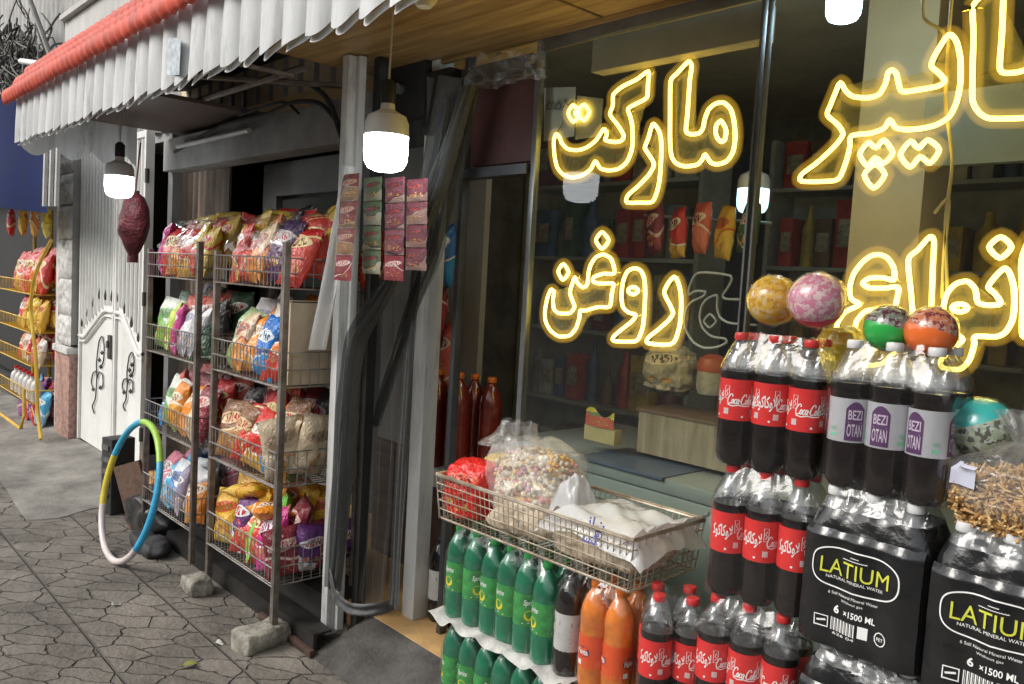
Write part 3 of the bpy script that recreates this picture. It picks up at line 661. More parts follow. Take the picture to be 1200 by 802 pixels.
neon_letter('letter', [[(920,222),(947,240),(970,310),(975,400),(965,490),(930,553),(880,578),(770,577),(765,620),(740,700),(690,748),(600,740),(592,700),(650,640),(702,600),(690,577),(640,560),(610,500),(605,420),(625,350),(670,302),(730,290),(770,330),(785,400),(840,415),(897,410),(900,390),(870,350),(838,320),(870,270)], circ(690, 428, 40, 20)], ZD, na)
neon_letter('letter_dots', [[(903,57),(960,110),(900,168),(842,110)]], ZD, na)
neon_letter('letter', [[(1012,180),(1060,60),(1090,80),(1085,330),(1075,560),(1040,580),(1015,560),(1018,380)]], ZD, na)
nu = empty('neon_word', P(830, 370, NY), 'unlit outline letters between the lit lower neon word and the yellow ball', 'neon sign', GN)
neon_letter('letter', [[(850,412),(857,360),(905,287),(1085,305),(1070,370),(1042,412),(1060,435),(1175,438)]], ZC, nu, False, False)
neon_letter('letter', [[(850,412),(890,390),(945,394),(930,420),(870,450),(840,490),(828,560),(840,620),(880,680),(940,710),(1010,705),(1062,680),(1050,657),(980,645),(930,600),(912,540),(925,470),(960,430),(1010,415),(1010,480),(1025,535),(1065,565),(1120,575),(1230,582)]], ZC, nu, False, False)
neon_letter('letter_dots', [[(970,520),(1005,560),(968,595),(936,560)]], ZC, nu, False)
# hanging power leads of the sign
for i, (pts, lab) in enumerate((([(1118, -30), (1112, 40), (1108, 120), (1116, 190), (1108, 260), (1110, 340)], 'beige power lead hanging right of the cream column inside the glass'),
        ([(1085, -30), (1082, 20), (1106, 38), (1100, 60)], 'thin beige wire dropping to the top of the large neon word'),
        ([(1095, 250), (1112, 235), (1106, 300), (1104, 350)], 'short looped wire above the lower right neon word'))):
    tag(MB().tube(smoothpath([P(x, y, 2.02) for x, y in pts], False, 5), .004, 6).build('power_lead', mat('lead_beige', (.5, .45, .33), .5)), lab, 'wire', 'power leads of the neon sign')

# ------------------------------------------------------------------ wire racks with snack bags
def make_rack(x0, x1, label, right_end):
    rk = empty('display_rack', ((x0+x1)/2, 1.5, 0), label, 'display rack', 'snack racks on the pavement')
    L = lambda x, y, z: (x-(x0+x1)/2, y-1.5, z)
    y0, y1 = 1.5, 1.86
    for (x, y, zb, h) in ((x0, y0, .07, 1.56), (x1, y0, .07, 1.60), (x0, y1, .0, 1.62), (x1, y1, .0, 1.62)):
        MB().box(L(x-.013, y-.013, zb), L(x+.013, y+.013, h)).build('post', M_steel, rk, bevel=.002)
    for zb, zh in ((1.42, .12), (1.03, .14), (.63, .14), (.23, .15)):
        mb = MB(); n = int((x1-x0)/.032)
        for zz in (zb, zb+zh*.5, zb+zh):
            mb.tube([L(x0, y0-.012, zz), L(x1, y0-.012, zz)], .0034, 5)
            mb.tube([L(x1, y0, zz), L(x1, y1, zz)], .0032, 5); mb.tube([L(x0, y0, zz), L(x0, y1, zz)], .0032, 5)
        for i in range(n+1):
            x = x0+(x1-x0)*i/n
            mb.tube([L(x, y0-.014, zb+zh), L(x, y0-.014, zb), L(x, y1, zb)], .0021, 4)
        for i in range(10):
            y = y0+(y1-y0)*i/9
            for x in (x0, x1): mb.tube([L(x, y, zb), L(x, y, zb+zh)], .002, 4)
            if i % 3 == 0: mb.tube([L(x0, y, zb), L(x1, y, zb)], .0025, 4)
        mb.tube([L(x0, y1, zb+zh), L(x1, y1, zb+zh)], .003, 5)
        mb.build('shelf_basket', M_wire, rk, smooth=60)
    return rk
RA, RB = (-4.41, -3.76), (-3.56, -2.915)
make_rack(*RA, 'rusty wire snack rack beside the white gate, behind the hoop', False)
make_rack(*RB, 'rusty wire snack rack beside the doorway, standing on two stones', True)
LV = ((1.42, 'top'), (1.03, 'second'), (.63, 'third'), (.23, 'bottom'))
BA = {0: (['magenta', 'red', 'cream and orange', 'scarlet and gold', 'yellow and red', 'gold'], ['scarlet and gold', 'red and white', 'gold', 'scarlet and gold', 'gold'], .25),
      1: (['white and green', 'lime', 'magenta', 'white and grey', 'white and grey', 'dark green'], ['dark green', 'coral', 'coral', 'black'], .25),
      2: (['blue', 'white and green', 'orange', 'orange', 'white and cream', 'maroon'], ['coral', 'maroon', 'maroon', 'red'], .25),
      3: (['pink', 'sky blue', 'white and blue', 'grey purple', 'white and grey', 'orange'], ['pink', 'sky blue', 'white and blue', 'black'], .24)}
BB = {0: (['scarlet and gold', 'yellow and red', 'cream and orange', 'cream and orange', 'dark purple', 'red'], ['gold', 'yellow and red', 'orange and red', 'black', 'red', 'red'], .26),
      1: (['pale green', 'cream and orange', 'orange', 'blue', 'blue', 'orange and red'], ['white and grey', 'orange', 'white and cream', 'white and grey'], .26),
      2: (['brown', 'brown', 'red', 'scarlet and gold', 'blue', 'cream and orange'], ['black', 'maroon', 'red', 'orange and red', 'brown'], .26),
      3: (['golden yellow', 'purple and white', 'orange and red', 'green', 'red', 'magenta'], ['golden yellow', 'golden yellow', 'orange', 'green', 'maroon'], .25)}
sd0 = 0
for (x0, x1), D, rname in ((RA, BA, 'gate side rack'), (RB, BB, 'doorway side rack')):
    for li, (zb, lname) in enumerate(LV):
        front, back, hh = D[li]
        for row, lst in ((0, front), (1, back), (2, back[::-1])):
            for i, cn in enumerate(lst):
                sd0 += 1; n_ = len(lst)
                xe = x1-(.10 if rname[0] == 'd' and li in (1, 2, 3) else .03); x = x0+.04+(xe-x0-.04)*(i+.5)/n_+rnd.uniform(-.012, .012)
                y = 1.542+.10*row+rnd.uniform(-.008, .012)
                s = hh/.24*rnd.uniform(.95, 1.10)
                tilt = -R(rnd.uniform(10, 24)) if row == 0 else -R(rnd.uniform(2, 14))
                zz = zb+.006+(.045, .04, .07)[row]*(row > 0)+rnd.uniform(0, .015)
                bag(sd0, cn, (x, y, zz), (tilt, R(rnd.uniform(-10, 10)), R(rnd.uniform(-32, 22))), (s*.92, s*1.1, s),
                    f'{cn} bag, {ORD[i]} from left, {("front", "middle", "back")[row]} row, {lname} shelf, {rname}'.replace(' and ', ' '), 'snack bags on the wire racks')
# bags lying flat on the bottom shelf of the nearer rack, big red bags at its top end
for i, (cn, x, y, z, rz, lab) in enumerate((('golden yellow', -3.40, 1.60, .47, 10, 'golden yellow bag lying flat on top of the bottom shelf bags'), ('orange', -3.16, 1.62, .44, -15, 'orange bag lying flat behind the green bag on the bottom shelf'))):
    bag(70+i, cn, (x-.12, y, z), (R(80), R(8), R(90+rz)), (.95, 1, 1), lab, 'snack bags on the wire racks')
for i, (x, y, s) in enumerate(((-2.99, 1.80, 1.22), (-2.89, 1.86, 1.25))):
    bag(80+i, 'red', (x, y, 1.40), (R(-4), R(3), R(-18)), (1.0, 1.2, s), ('tall red bag hanging at the doorway end of the top shelf, left one', 'tall red bag beside the clear plastic, nearest the doorway post')[i], 'snack bags on the wire racks')
# beige bags low at the doorway end, carton
for i in range(4):
    bag(90+i, 'beige', (-2.985+.02*(i % 2), 1.57+.075*i, .66), (R((-4, 6, -5, 3)[i]), R((-10, 12, -6, 9)[i]), R((72, 98, 80, 92)[i])), (1, 1.25, (1.0, 1.05, .98, 1.1)[i]), f'beige bread bag, {ORD[i]} of the four at the doorway end of the third shelf', 'beige bags at the doorway end')
for i, cn in enumerate(('maroon', 'purple and white', 'maroon', 'purple and white')):
    bag(96+i, cn, (-2.965, 1.57+.075*i, .245), (R((-4, 5, -5, 3)[i]), R((-8, 10, -6, 9)[i]), R((75, 98, 82, 92)[i])), (.9, 1.2, .85), f'{cn} bag, {ORD[i]} of the four at the doorway end of the bottom shelf', 'dark bags at the doorway end')
carton = empty('cardboard_carton', (-2.965, 1.69, 1.036), 'flat beige cardboard carton standing in the second shelf by the doorway post', 'carton')
MB().box((-.03, -.155, .0), (.03, .15, .33)).build('side', M_card, carton, bevel=.003)
MB().box((-.028, -.15, .332), (.03, .05, .336), Matrix.Rotation(R(-6), 3, 'Y')).build('flap', M_card, carton)
# clear film over the top-shelf bags
tag(MB().grid(lambda u, v: Vector((-4.38+.62*u, 1.52+.05*v+.16*v*v + wob((u*5, v*5, 0), 1.3, .03), 1.55+.18*math.sin(v*1.6)+wob((u*6, v*4, 2), 1.5, .02))), 24, 14).build('clear_wrap', M_film, smooth=70), 'clear crinkled film over the top shelf bags of the rack beside the gate', 'plastic film')
tag(MB().grid(lambda u, v: Vector((-3.53+.6*u, 1.52+.05*v+.16*v*v + wob((u*5, v*5, 5), 1.3, .03), 1.56+.18*math.sin(v*1.6)+wob((u*6, v*4, 7), 1.5, .02))), 24, 14).build('clear_wrap', M_film, smooth=70), 'clear crinkled film over the top shelf bags of the rack beside the doorway', 'plastic film')

# floor channels below the racks, stones
ch = empty('steel_channel', (-3.7, 1.62, 0), 'black steel channel lying along the ground below the snack racks', 'steel beam')
MB().box((-1.1, -.05, .002), (.98, -.035, .085)).box((-1.1, -.034, .075), (.98, .03, .085)).box((-1.1, -.034, .002), (.98, .03, .012)).build('beam', mat('blackened_steel', (.035, .032, .03), .55, .4, var=.4, vscale=9), ch)
MB().box((.55, -.075, .002), (1.0, -.052, .03)).build('rusty_edge', mat('rust', (.085, .045, .03), .8, var=.5, vscale=16), ch, bevel=.003)
tag(MB().box((-4.9, 1.70, .002), (-2.9, 1.9, .16)).build('dark_kerb', mat('dark_ledge', (.03, .028, .026), .9, var=.4)), 'dark ledge on the ground behind the steel channel', 'ledge')  # near-black ledge along the ground, mottled at random
def rock(name, loc, dims, seed, label):
    mb = MB()
    for ax in range(6): pass
    bm = bmesh.new(); bmesh.ops.create_cube(bm, size=1); bmesh.ops.subdivide_edges(bm, edges=bm.edges, cuts=7, use_grid_fill=True)
    for v in bm.verts:
        d = v.co.normalized()*.62; v.co = v.co*.72+d*.28; v.co = Vector((v.co.x*dims[0], v.co.y*dims[1], v.co.z*dims[2]))
        v.co += v.co.normalized()*(wob(v.co, 14, .018, seed)+wob(v.co, 50, .006, seed))
    me = bpy.data.meshes.new(name); bm.to_mesh(me); bm.free(); me.materials.append(M_stone); me.polygons.foreach_set('use_smooth', [True]*len(me.polygons))
    o = bpy.data.objects.new(name, me); COL.objects.link(o); o.location = loc; return tag(o, label, 'stone', 'stones under the rack feet')
rock('stone_block', (-3.57, 1.45, .04), (.125, .10, .08), 1, 'squarish stone under the rack foot nearer the hoop')
o = rock('stone_block', (-2.925, 1.455, .036), (.12, .21, .08), 2, 'long flat stone under the rack foot by the doorway'); o.rotation_euler = (0, 0, R(10))

# hoop, dark box, brown board, bundle behind the hoop
def hoop():
    mb = MB(); n = 72; r = .345
    c = Vector((0, 0, r+.011)); 
    pts = [c+Vector((math.cos(2*math.pi*i/n)*r, 0, math.sin(2*math.pi*i/n)*r)) for i in range(n)]
    seg = []
    for i in range(n):
        a = (i+.5)/n*360
        seg.append(1 if 35 < a < 100 else 2 if 100 <= a < 160 else 3 if 160 <= a < 205 else 4 if 205 <= a < 320 else 0)
    for i in range(n):
        mb.m(seg[i]).tube([pts[i], pts[(i+1) % n]], .0165, 10, cap=False)
    cols = [(.05, .40, .68), (.35, .60, .08), (.06, .42, .62), (.70, .58, .06), (.68, .60, .58)]
    return mb.build('hula_hoop', [mat('hoop_%d' % i, c, .35, var=.15, vscale=20) for i, c in enumerate(cols)], smooth=60)
h = hoop(); h.location = (-4.19, 1.27, 0); h.rotation_euler = (R(-13), 0, R(0)); tag(h, 'toy hoop striped blue, green, yellow and pale pink leaning on the snack rack', 'hoop')
bx_ = empty('black_crate', (-5.02, 1.55, .0), 'black slatted box standing at the foot of the white gate', 'crate', rz=R(10))
q = Vector((-5.02, 1.55, 0))
MB().box((-.06, -.07, 0), (.06, .07, .45)).build('box', mat('black_plastic', (.035, .036, .036), .5, var=.3), bx_, bevel=.006)
for i in range(5):
    MB().box((-.045, -.078, .1+.07*i), (.03+.015*(i % 2), -.071, .13+.07*i)).build('slat', mat('grey_print', (.13, .13, .125), .6, var=.4, vscale=30), bx_)
bd = MB().box((-.012, -.09, 0), (.012, .09, .36), Matrix.Rotation(R(20), 3, 'X')).build('brown_board', M_brown); bd.location = (-4.62, 1.52, .02); bd.rotation_euler = (0, 0, R(-60)); tag(bd, 'brown wooden board leaning behind the hoop', 'board')
def lump(name, loc, dims, seed, mt, label, cat, sc=9, am=.03, ex=.35, group=None):
    bm = bmesh.new(); bmesh.ops.create_icosphere(bm, subdivisions=5, radius=1)
    for v in bm.verts:
        c = v.co.copy(); f = 1/max(abs(c.x), abs(c.y), abs(c.z)); c = c*(1-ex)+c*f*ex*.85
        c = Vector((c.x*dims[0], c.y*dims[1], c.z*dims[2])); c += c.normalized()*(wob(c, sc, am, seed)+wob(c, sc*3, am*.3, seed)); 
        if c.z < -dims[2]*.85: c.z = -dims[2]*.85
        v.co = c + Vector((0, 0, dims[2]*.85))
    me = bpy.data.meshes.new(name); bm.to_mesh(me); bm.free(); me.materials.append(mt); me.polygons.foreach_set('use_smooth', [True]*len(me.polygons))
    o = bpy.data.objects.new(name, me); COL.objects.link(o); o.location = loc
    return tag(o, label, cat, group) if label else o
lump('black_sack', (-4.55, 1.62, 0), (.3, .15, .12), 4, mat('black_polythene', (.02, .02, .022), .3, var=.3, coat=.3), 'black plastic sack slumped on the ground behind the hoop', 'sack')
lump('grey_sack', (-4.25, 1.47, 0), (.2, .07, .045), 6, mat('black_cloth', (.035, .035, .037), .7, var=.5, bump=.5), 'dark cloth bundle on the ground inside the hoop', 'bundle')
# hanging net bag by gate
nb = empty('net_bag', P(157, 268, 1.62), 'long dark red net bag of onions hanging in front of the gate', 'net bag')
def netfn(u, v):
    a = 2*math.pi*u; r = .028+.055*math.sin(math.pi*min(1, max(0, (1-v)*1.15)))**.8 if v < .95 else .02
    r *= 1+.18*noise.noise(Vector((math.cos(a)*1.6, math.sin(a)*1.6, v*6)))
    return Vector((r*math.cos(a)+.03*(v-.5), r*math.sin(a), -.2+.42*v))
MB().grid(netfn, 24, 26, True).build('net', mat('maroon_net', (.13, .018, .025), .5, var=.5, vscale=22, bump=1, bscale=60, col2=(.05, .01, .012)), nb, smooth=70)
MB().tube([(.013, 0, .21), (.02, .02, .5)], .005, 6).build('cord', mat('maroon_cord', (.15, .03, .03), .6), nb)

# leaf
lf = MB().grid(lambda u, v: Vector(((v-.5)*.06, (u-.5)*.034*math.sin(math.pi*min(.98, max(.02, v))), .006+.008*math.sin(3*v)+.01*abs(u-.5))), 5, 9).build('fallen_leaf', mat('leaf_yellow', (.30, .30, .05), .6, var=.3)); lf.location = (-2.9, 1.16, .0); lf.rotation_euler = (0, 0, R(70)); tag(lf, 'single yellow green leaf fallen on the paving', 'leaf')

for i, (x, y, r_, lab) in enumerate(((-3.02, 1.32, 20, 'small white paper scrap lying on the paving near the long stone'), (-3.62, 1.12, 70, 'small white paper scrap lying on the paving in front of the squarish stone'))):
    sc_o = MB().grid(lambda u, v: Vector(((u-.5)*.035, (v-.5)*.022, .006+.007*math.sin(u*5+i)*v+.004*math.cos(v*6))), 7, 5).build('paper_scrap', mat('scrap_paper', (.55, .54, .50), .8, var=.2)); sc_o.location = (x, y, 0); sc_o.rotation_euler = (0, 0, R(r_)); tag(sc_o, lab, 'litter', 'paper scraps on the paving')

# ------------------------------------------------------------------ doorway: curtains, sachet strips, boards
def strip(pts, w, seed, nu=9, fold=.02):
    """hanging cloth swept along a path of (x, y, z); w half widths along the facade"""
    pth = smoothpath(pts, False, 6); k = len(pth); mb = MB()
    def fn(u, v):
        f = v*(k-1); i = min(int(f), k-2); p = pth[i].lerp(pth[i+1], f-i)
        ww = w[0]+(w[-1]-w[0])*v if len(w) == 2 else (w[0]*(1-2*v)+w[1]*2*v if v < .5 else w[1]*(2-2*v)+w[2]*(2*v-1))
        a = 2*u-1
        return p+Vector((a*ww, fold*math.sin(a*9+seed)+wob((a*2, v*7, seed), 1, fold), wob((a*2, v*5, seed+3), 1, .01)))
    mb.grid(fn, nu*2, k); return mb
tag(strip([P(550, 100, 1.80), P(522, 190, 1.78), P(488, 275, 1.75), P(452, 340, 1.72), P(416, 400, 1.69), P(406, 470, 1.665), P(402, 560, 1.655), P(392, 690, 1.65)], [.028, .042, .040], 1, nu=14, fold=.022).build('door_curtain', M_greyfilm, smooth=80), 'grey vinyl door curtain drawn diagonally across and tied to the doorway post', 'curtain')
tag(strip([P(556, 100, 1.83), P(532, 200, 1.83), P(505, 300, 1.82), P(470, 400, 1.80), P(440, 500, 1.78)], [.03, .04, .012], 5, nu=14, fold=.016).build('door_curtain', film('smoky_vinyl', (.62, .63, .62), .10, .4, 6, .35, 1.15, (.2, .2, .2)), smooth=80), 'smoky clear vinyl hanging in folds behind the diagonal curtain', 'curtain')
tag(strip([P(522, 120, 1.83), P(490, 300, 1.82), P(474, 500, 1.80), P(462, 712, 1.76)], [.02, .03, .035], 2, nu=14, fold=.008).build('door_curtain', M_greyfilm, smooth=80), 'grey vinyl strip hanging straight down beside the inner white door post', 'curtain')
tag(strip([P(446, 330, 1.80), P(445, 550, 1.80), P(434, 712, 1.76)], [.10, .10, .09], 3, fold=.008).build('door_curtain', film('smoky_vinyl', (.62, .63, .62), .10, .4, 6, .35, 1.15, (.2, .2, .2)), smooth=80), 'smoky clear vinyl filling the lower doorway between the two white posts', 'curtain')
tag(MB().grid(lambda u, v: P(548+90*u, 72+38*v-22*u, 1.90)+Vector((0, wob((u*8, v*5, 3), 1, .05), wob((u*8, v*5, 9), 1, .03))), 30, 16).build('crumpled_plastic', M_bagfilm, smooth=85), 'crumpled clear plastic tucked above the door under the wooden soffit', 'plastic sheet')
hemp = smoothpath([P(387, 672, 1.63), P(394, 700, 1.63), P(412, 714, 1.66), P(440, 715, 1.72), P(464, 706, 1.80)], False, 6)
def hemf(u, v):
    f = u*(len(hemp)-1); i = min(int(f), len(hemp)-2); p = hemp[i].lerp(hemp[i+1], f-i)
    return p+Vector((0, -.008*math.sin(v*math.pi*3)+wob((u*6, v*3, 0), 1, .006), (v-.5)*.05+wob((u*5, 0, 3), 1, .006)))
tag(MB().grid(hemf, 40, 10).build('curtain_hem', mat('grey_cloth_dark', (.10, .10, .10), .6, var=.4, vscale=18, bump=.4), smooth=80), 'folded grey hem of the door curtain tied low across the doorway', 'curtain hem')
tag(MB().grid(lambda u, v: P(400+12*u-(38-8*u)*(v)*1.0, 195+215*v, 1.60)+Vector((0, .02*math.sin(u*7+v*3), 0)), 10, 16).build('clear_plastic_sheet', M_milky, smooth=80), 'milky clear plastic sheet hanging beside the white doorway post', 'plastic sheet')
tag(MB().grid(lambda u, v: P(500+36*u-20*v, 90+210*v, 1.88)+Vector((0, .025*math.sin(u*8+v*4), 0)), 14, 16).build('clear_plastic_sheet', film('dim_vinyl', (.5, .51, .51), .08, .25, 9, .8), smooth=80), 'dim clear vinyl gathered at the top of the inner door post', 'plastic sheet')
SC1 = ['scarlet and gold', 'white and green', 'pink', 'maroon']
M_sach = [foil('sachet_%d' % i, *c, rough=.3) for i, c in enumerate((((.20, .035, .03), (.30, .17, .08), (.42, .36, .25)), ((.10, .15, .07), (.36, .34, .24), (.06, .05, .04)), ((.20, .05, .07), (.34, .22, .19), (.05, .025, .025)), ((.15, .025, .04), (.28, .16, .13), (.05, .025, .025))))]
for i, (x, y0, y1, ln) in enumerate(((411, 204, 330, 4), (437, 208, 322, 4), (463, 208, 330, 4), (489, 210, 318, 4))):
    yy = 1.585 if i == 0 else 1.655; tp = P(x, y0, yy); bt = P(x-(10 if i == 0 else 2), y1, yy)
    s_ = empty('sachet_strip', tp, ('red and gold sachet strip hanging leftmost on the doorway post', 'green and cream sachet strip hanging second from the doorway post', 'pink sachet strip with a red end, third from the doorway post', 'maroon sachet strip half hidden by the grey door curtain')[i], 'sachet strip', 'sachet strips in the doorway')
    for k in range(ln):
        a = (bt-tp)*(k/ln); b2 = (bt-tp)*((k+1)/ln)
        w_ = .060
        def sf(u, v, a=a, b2=b2): return a.lerp(b2, v*.97)+Vector(((u*2-1)*w_, -.008*math.sin(math.pi*u)**.6*math.sin(math.pi*v)**.6+wob((u*3, v*3, k+i*5), 1, .004), 0))
        MB().grid(sf, 8, 10).build('sachet', M_sach[i] if not (k == ln-1 and i in (0, 2)) else foil('sachet_red', (.24, .02, .035), (.28, .03, .04), (.65, .6, .55), rough=.3), s_, smooth=70)
part('door_panel', MB().box((-3.40, 2.28, .68), (-2.66, 2.31, 2.1)), mat('door_grey', (.26, .265, .25), .55, var=.12, vscale=3))
part('kick_board', MB().box((-3.40, 2.27, .105), (-2.66, 2.305, .675)), M_brown)
part('dark_upright', MB().box((-2.76, 1.76, .02), (-2.72, 1.80, 2.33)), M_black)
sw = empty('meter_box', P(470, 105, 1.9), 'dark switch board with a round meter high in the doorway', 'switch box')
MB().box((-.16, 0, -.12), (.16, .05, .14)).build('box', M_dark, sw, bevel=.004)
MB().lathe([(.022, 0), (.022, -.02), (0, -.02)], 16).build('meter_dial', M_alu, sw).rotation_euler = (R(-90), 0, 0)
ab = empty('alarm_speaker', P(515, 112, 1.9), 'black speaker box mounted above the doorway near the curtain top', 'speaker')
MB().box((-.10, 0, -.14), (.06, .1, .10)).build('box', M_black, ab, bevel=.008)
MB().lathe([(.05, 0), (.045, -.01), (.01, .01), (0, 0)], 16).build('speaker_cone', M_dark, ab).rotation_euler = (R(90), 0, 0)

for i, (x, y, cn, lab) in enumerate(((524, 300, 'blue', 'dark blue packet hanging inside the door gap, upper one'), (512, 372, 'maroon', 'maroon packet hanging inside the door gap below the blue one'), (522, 415, 'coral', 'red packet hanging inside the door gap, lowest one'))):
    q = P(x, y, 2.15); bag(140+i, cn, (q.x, 2.15, q.z-.14), (R(-3), R(6*i-6), R(-20)), (.8, .9, 1.15), lab, 'packets hanging in the door gap')
# bottles standing inside the doorway are added after the bottle builders
# ------------------------------------------------------------------ bottles and packs
BP = [(0, .010), (.018, .004), (.030, 0), (.0365, .010), (.0395, .028), (.0395, .085), (.0385, .100), (.0385, .110), (.0385, .203), (.0395, .212), (.0390, .225), (.0355, .245), (.0285, .265), (.0200, .282), (.0140, .292), (.0135, .298), (.0155, .300), (.0130, .302)]
def bottle_mesh(name, lower, upper, fillz):
    mis = [0 if BP[i][1] < fillz else 1 for i in range(len(BP)-1)]
    mb = MB().lathe(BP, 20, mis=mis)
    if lower is not upper:   # surface of the drink
        n = 20; r = [p[0] for p in BP if p[1] <= fillz+.01][-1]-.002
        mb.m(0).add([(r*math.cos(2*math.pi*i/n), r*math.sin(2*math.pi*i/n), fillz+.004) for i in range(n)], [tuple(range(n))])
    o = mb.build(name, [lower, upper], smooth=50); return o
def cylmap(r, a0=0):
    def fn(x, z):
        a = -math.pi/2+x/r+a0; return Vector((r*math.cos(a), r*math.sin(a), z))
    return fn
def label_mesh(kind):
    r = .0392; mb = MB(); z0, z1 = .108, .206
    if kind == 'tall': z0, z1 = .105, .205
    mb.m(0).grid(lambda u, v: Vector((r*math.cos(2*math.pi*u), r*math.sin(2*math.pi*u), z0+(z1-z0)*v)), 32, 2, True)
    f = cylmap(r+.0006)
    mb.m(1)
    if kind == 'cola':
        def arc_(cx, cy, rx, ry, a0, a1, n=9): return [(cx+rx*math.cos(R(a0+(a1-a0)*i/(n-1))), cy+ry*math.sin(R(a0+(a1-a0)*i/(n-1)))) for i in range(n)]
        def bigc(o): return [(o+.34, .72), (o+.36, .86), (o+.26, .98), (o+.12, .90), (o+.02, .62), (o+.0, .34), (o+.08, .08), (o+.22, .02), (o+.38, .14)]
        strokes = [bigc(0), arc_(.50, .26, .09, .22, 60, 420), arc_(.74, .26, .09, .22, 50, 320), arc_(.95, .26, .09, .22, 60, 400), [(1.05, .48), (1.04, .12), (1.12, .04)], [(1.14, .28), (1.22, .30)],
                   bigc(1.26), arc_(1.76, .26, .09, .22, 60, 420), [(1.90, .2), (2.0, .86), (1.95, .98), (1.90, .7), (1.92, .1), (2.0, .04)], arc_(2.12, .26, .09, .22, 60, 400), [(2.22, .48), (2.21, .12), (2.30, .04)], [(.10, -.06), (.6, -.18), (1.1, -.06), (1.6, -.14), (2.2, -.10)]]
        for a in (.15, 2.75):
            fa = cylmap(r+.0006, a); S_ = .024
            for q in strokes: ribbon(mb, [((x+.22*y)*S_-.030, .147+y*S_*1.05) for x, y in q], .0026, fa)
        fa = cylmap(r+.0006, 1.45); put_text(mb, '\uFB90\uFEEE\uFB90\uFE8E\uFB90\uFEEE\uFEFB', 0, .150, .048, .026, fa, .02)
        fa = cylmap(r+.0006, -1.45); put_text(mb, '\uFB90\uFEEE\uFB90\uFE8E\uFB90\uFEEE\uFEFB', 0, .150, .048, .026, fa, .02)
        for a in (.92, -.62, 2.05):
            fa = cylmap(r+.0007, a)
            for q in range(6): mb.add([fa(x, z) for x, z in ((-.006+q*.002, .122), (-.0048+q*.002, .122), (-.0048+q*.002, .136), (-.006+q*.002, .136))], [(0, 1, 2, 3)])
            ribbon(mb, [(-.005, .160), (.005, .160), (.005, .190), (-.005, .190), (-.005, .159)], .0012, fa); ribbon(mb, [(-.002, .165), (.002, .170), (-.002, .176), (.002, .183)], .0016, fa)
        for a in (.3, 1.7, -1.2): 
            fa = cylmap(r+.0007, a); mb.add([fa(.003*math.cos(t)+0, .118+.003*math.sin(t)) for t in (0, 1, 2, 3, 4, 5)], [tuple(range(6))])
    return mb
def make_label(kind, mats, par):
    return label_mesh(kind).build('label', mats, par, smooth=40)
def cap_mesh(): return MB().lathe([(.0150, .2985), (.0160, .300), (.0160, .312), (.0145, .316), (0, .3165)], 18)

class Kind:
    """a bottle with its cap and label, made once and copied"""
    def __init__(s, lower, upper, cap, label=None, fillz=.218):
        s.b = bottle_mesh('bottle', lower, upper, fillz); s.used = False
        cap_mesh().build('cap', cap, s.b)
        if label: label(s.b)
    def put(s, par, loc, rz, sc=1, sz=None):
        o = s.b if not s.used else copy_tree(s.b)
        s.used = True
        o.location = loc; o.rotation_euler = (0, 0, rz); o.scale = (sc, sc, sz or sc)
        if par: o.parent = par
        return o
k_cola = Kind(M_cola, M_clear, M_capred, lambda b: make_label('cola', [M_redlabel, M_ink], b))
# silver label with a purple arch
M_silver = mat('silver_label', (.55, .55, .58), .3, .3, var=.1); M_purple = mat('purple_print', (.09, .03, .11), .5, var=.1); M_green_ink = mat('green_ink', (.2, .55, .35), .5); M_lilac = mat('lilac_ink', (.6, .5, .62), .5)
def silver(b):
    r = .0392; mb = MB(); z0, z1 = .098, .192
    mb.m(0).grid(lambda u, v: Vector((r*math.cos(2*math.pi*u), r*math.sin(2*math.pi*u), z0+(z1-z0)*v)), 32, 2, True)
    for a in (0, 2.1, 4.2):
        fa = cylmap(r+.0006, a); fb_ = cylmap(r+.0011, a); fc = cylmap(r+.0006, a+1.05)
        pts = [(-.018, z0+.004), (.018, z0+.004), (.018, z1-.02), (.010, z1-.008), (0, z1-.004), (-.010, z1-.008), (-.018, z1-.02)]
        mid = [(p[0]*t, p[1]) for p in pts for t in (1,)]
        mb.m(1)
        for i in range(9):
            xa, xb = -.018+.004*i, -.014+.004*i; top = lambda x: z1-.006-.016*(abs(x)/.018)**2
            mb.add([fa(xa, z0+.004), fa(xb, z0+.004), fa(xb, top(xb)), fa(xa, top(xa))], [(0, 1, 2, 3)])
        mb.m(2); put_text(mb, 'BEZI', 0, .148, .027, .020, fb_, .015); put_text(mb, 'OTAN', 0, .112, .029, .026, fb_, .015)
        ribbon(mb, [(-.013, .141), (.013, .141)], .0012, fb_)
        mb.m(3); put_text(mb, '100%', 0, .122, .013, .008, fc, .01); mb.add([fc(x, z) for x, z in ((-.007, .108), (.007, .108), (.007, .116), (-.007, .116))], [(0, 1, 2, 3)])
    mb.build('label', [M_silver, M_purple, M_lilac, M_green_ink], b)
k_silver = Kind(M_cola, M_clear, M_capwhite, silver)
M_glabel = mat('green_label', (.045, .30, .07), .35, var=.35, vscale=40); M_lemon = mat('lemon_print', (.80, .66, .03), .4)
def limelabel(b):
    r = .0394; mb = MB(); z0, z1 = .098, .198
    mb.m(0).grid(lambda u, v: Vector((r*math.cos(2*math.pi*u), r*math.sin(2*math.pi*u), z0+(z1-z0)*v)), 32, 2, True)
    for a in (-.35, 1.7, 3.8):
        fa = cylmap(r+.0006, a)
        mb.m(2).add([fa(.016*math.cos(t*.5236), .132+.017*math.sin(t*.5236)) for t in range(12)], [tuple(range(12))])
        mb.m(1); put_text(mb, '7up' if False else 'Sprite', .0, .165, .036, .016, fa, .015, .2)
        ribbon(mb, [(-.02, .107), (.0, .11), (.02, .105)], .003, fa)
    mb.build('label', [M_glabel, M_ink, M_lemon], b)
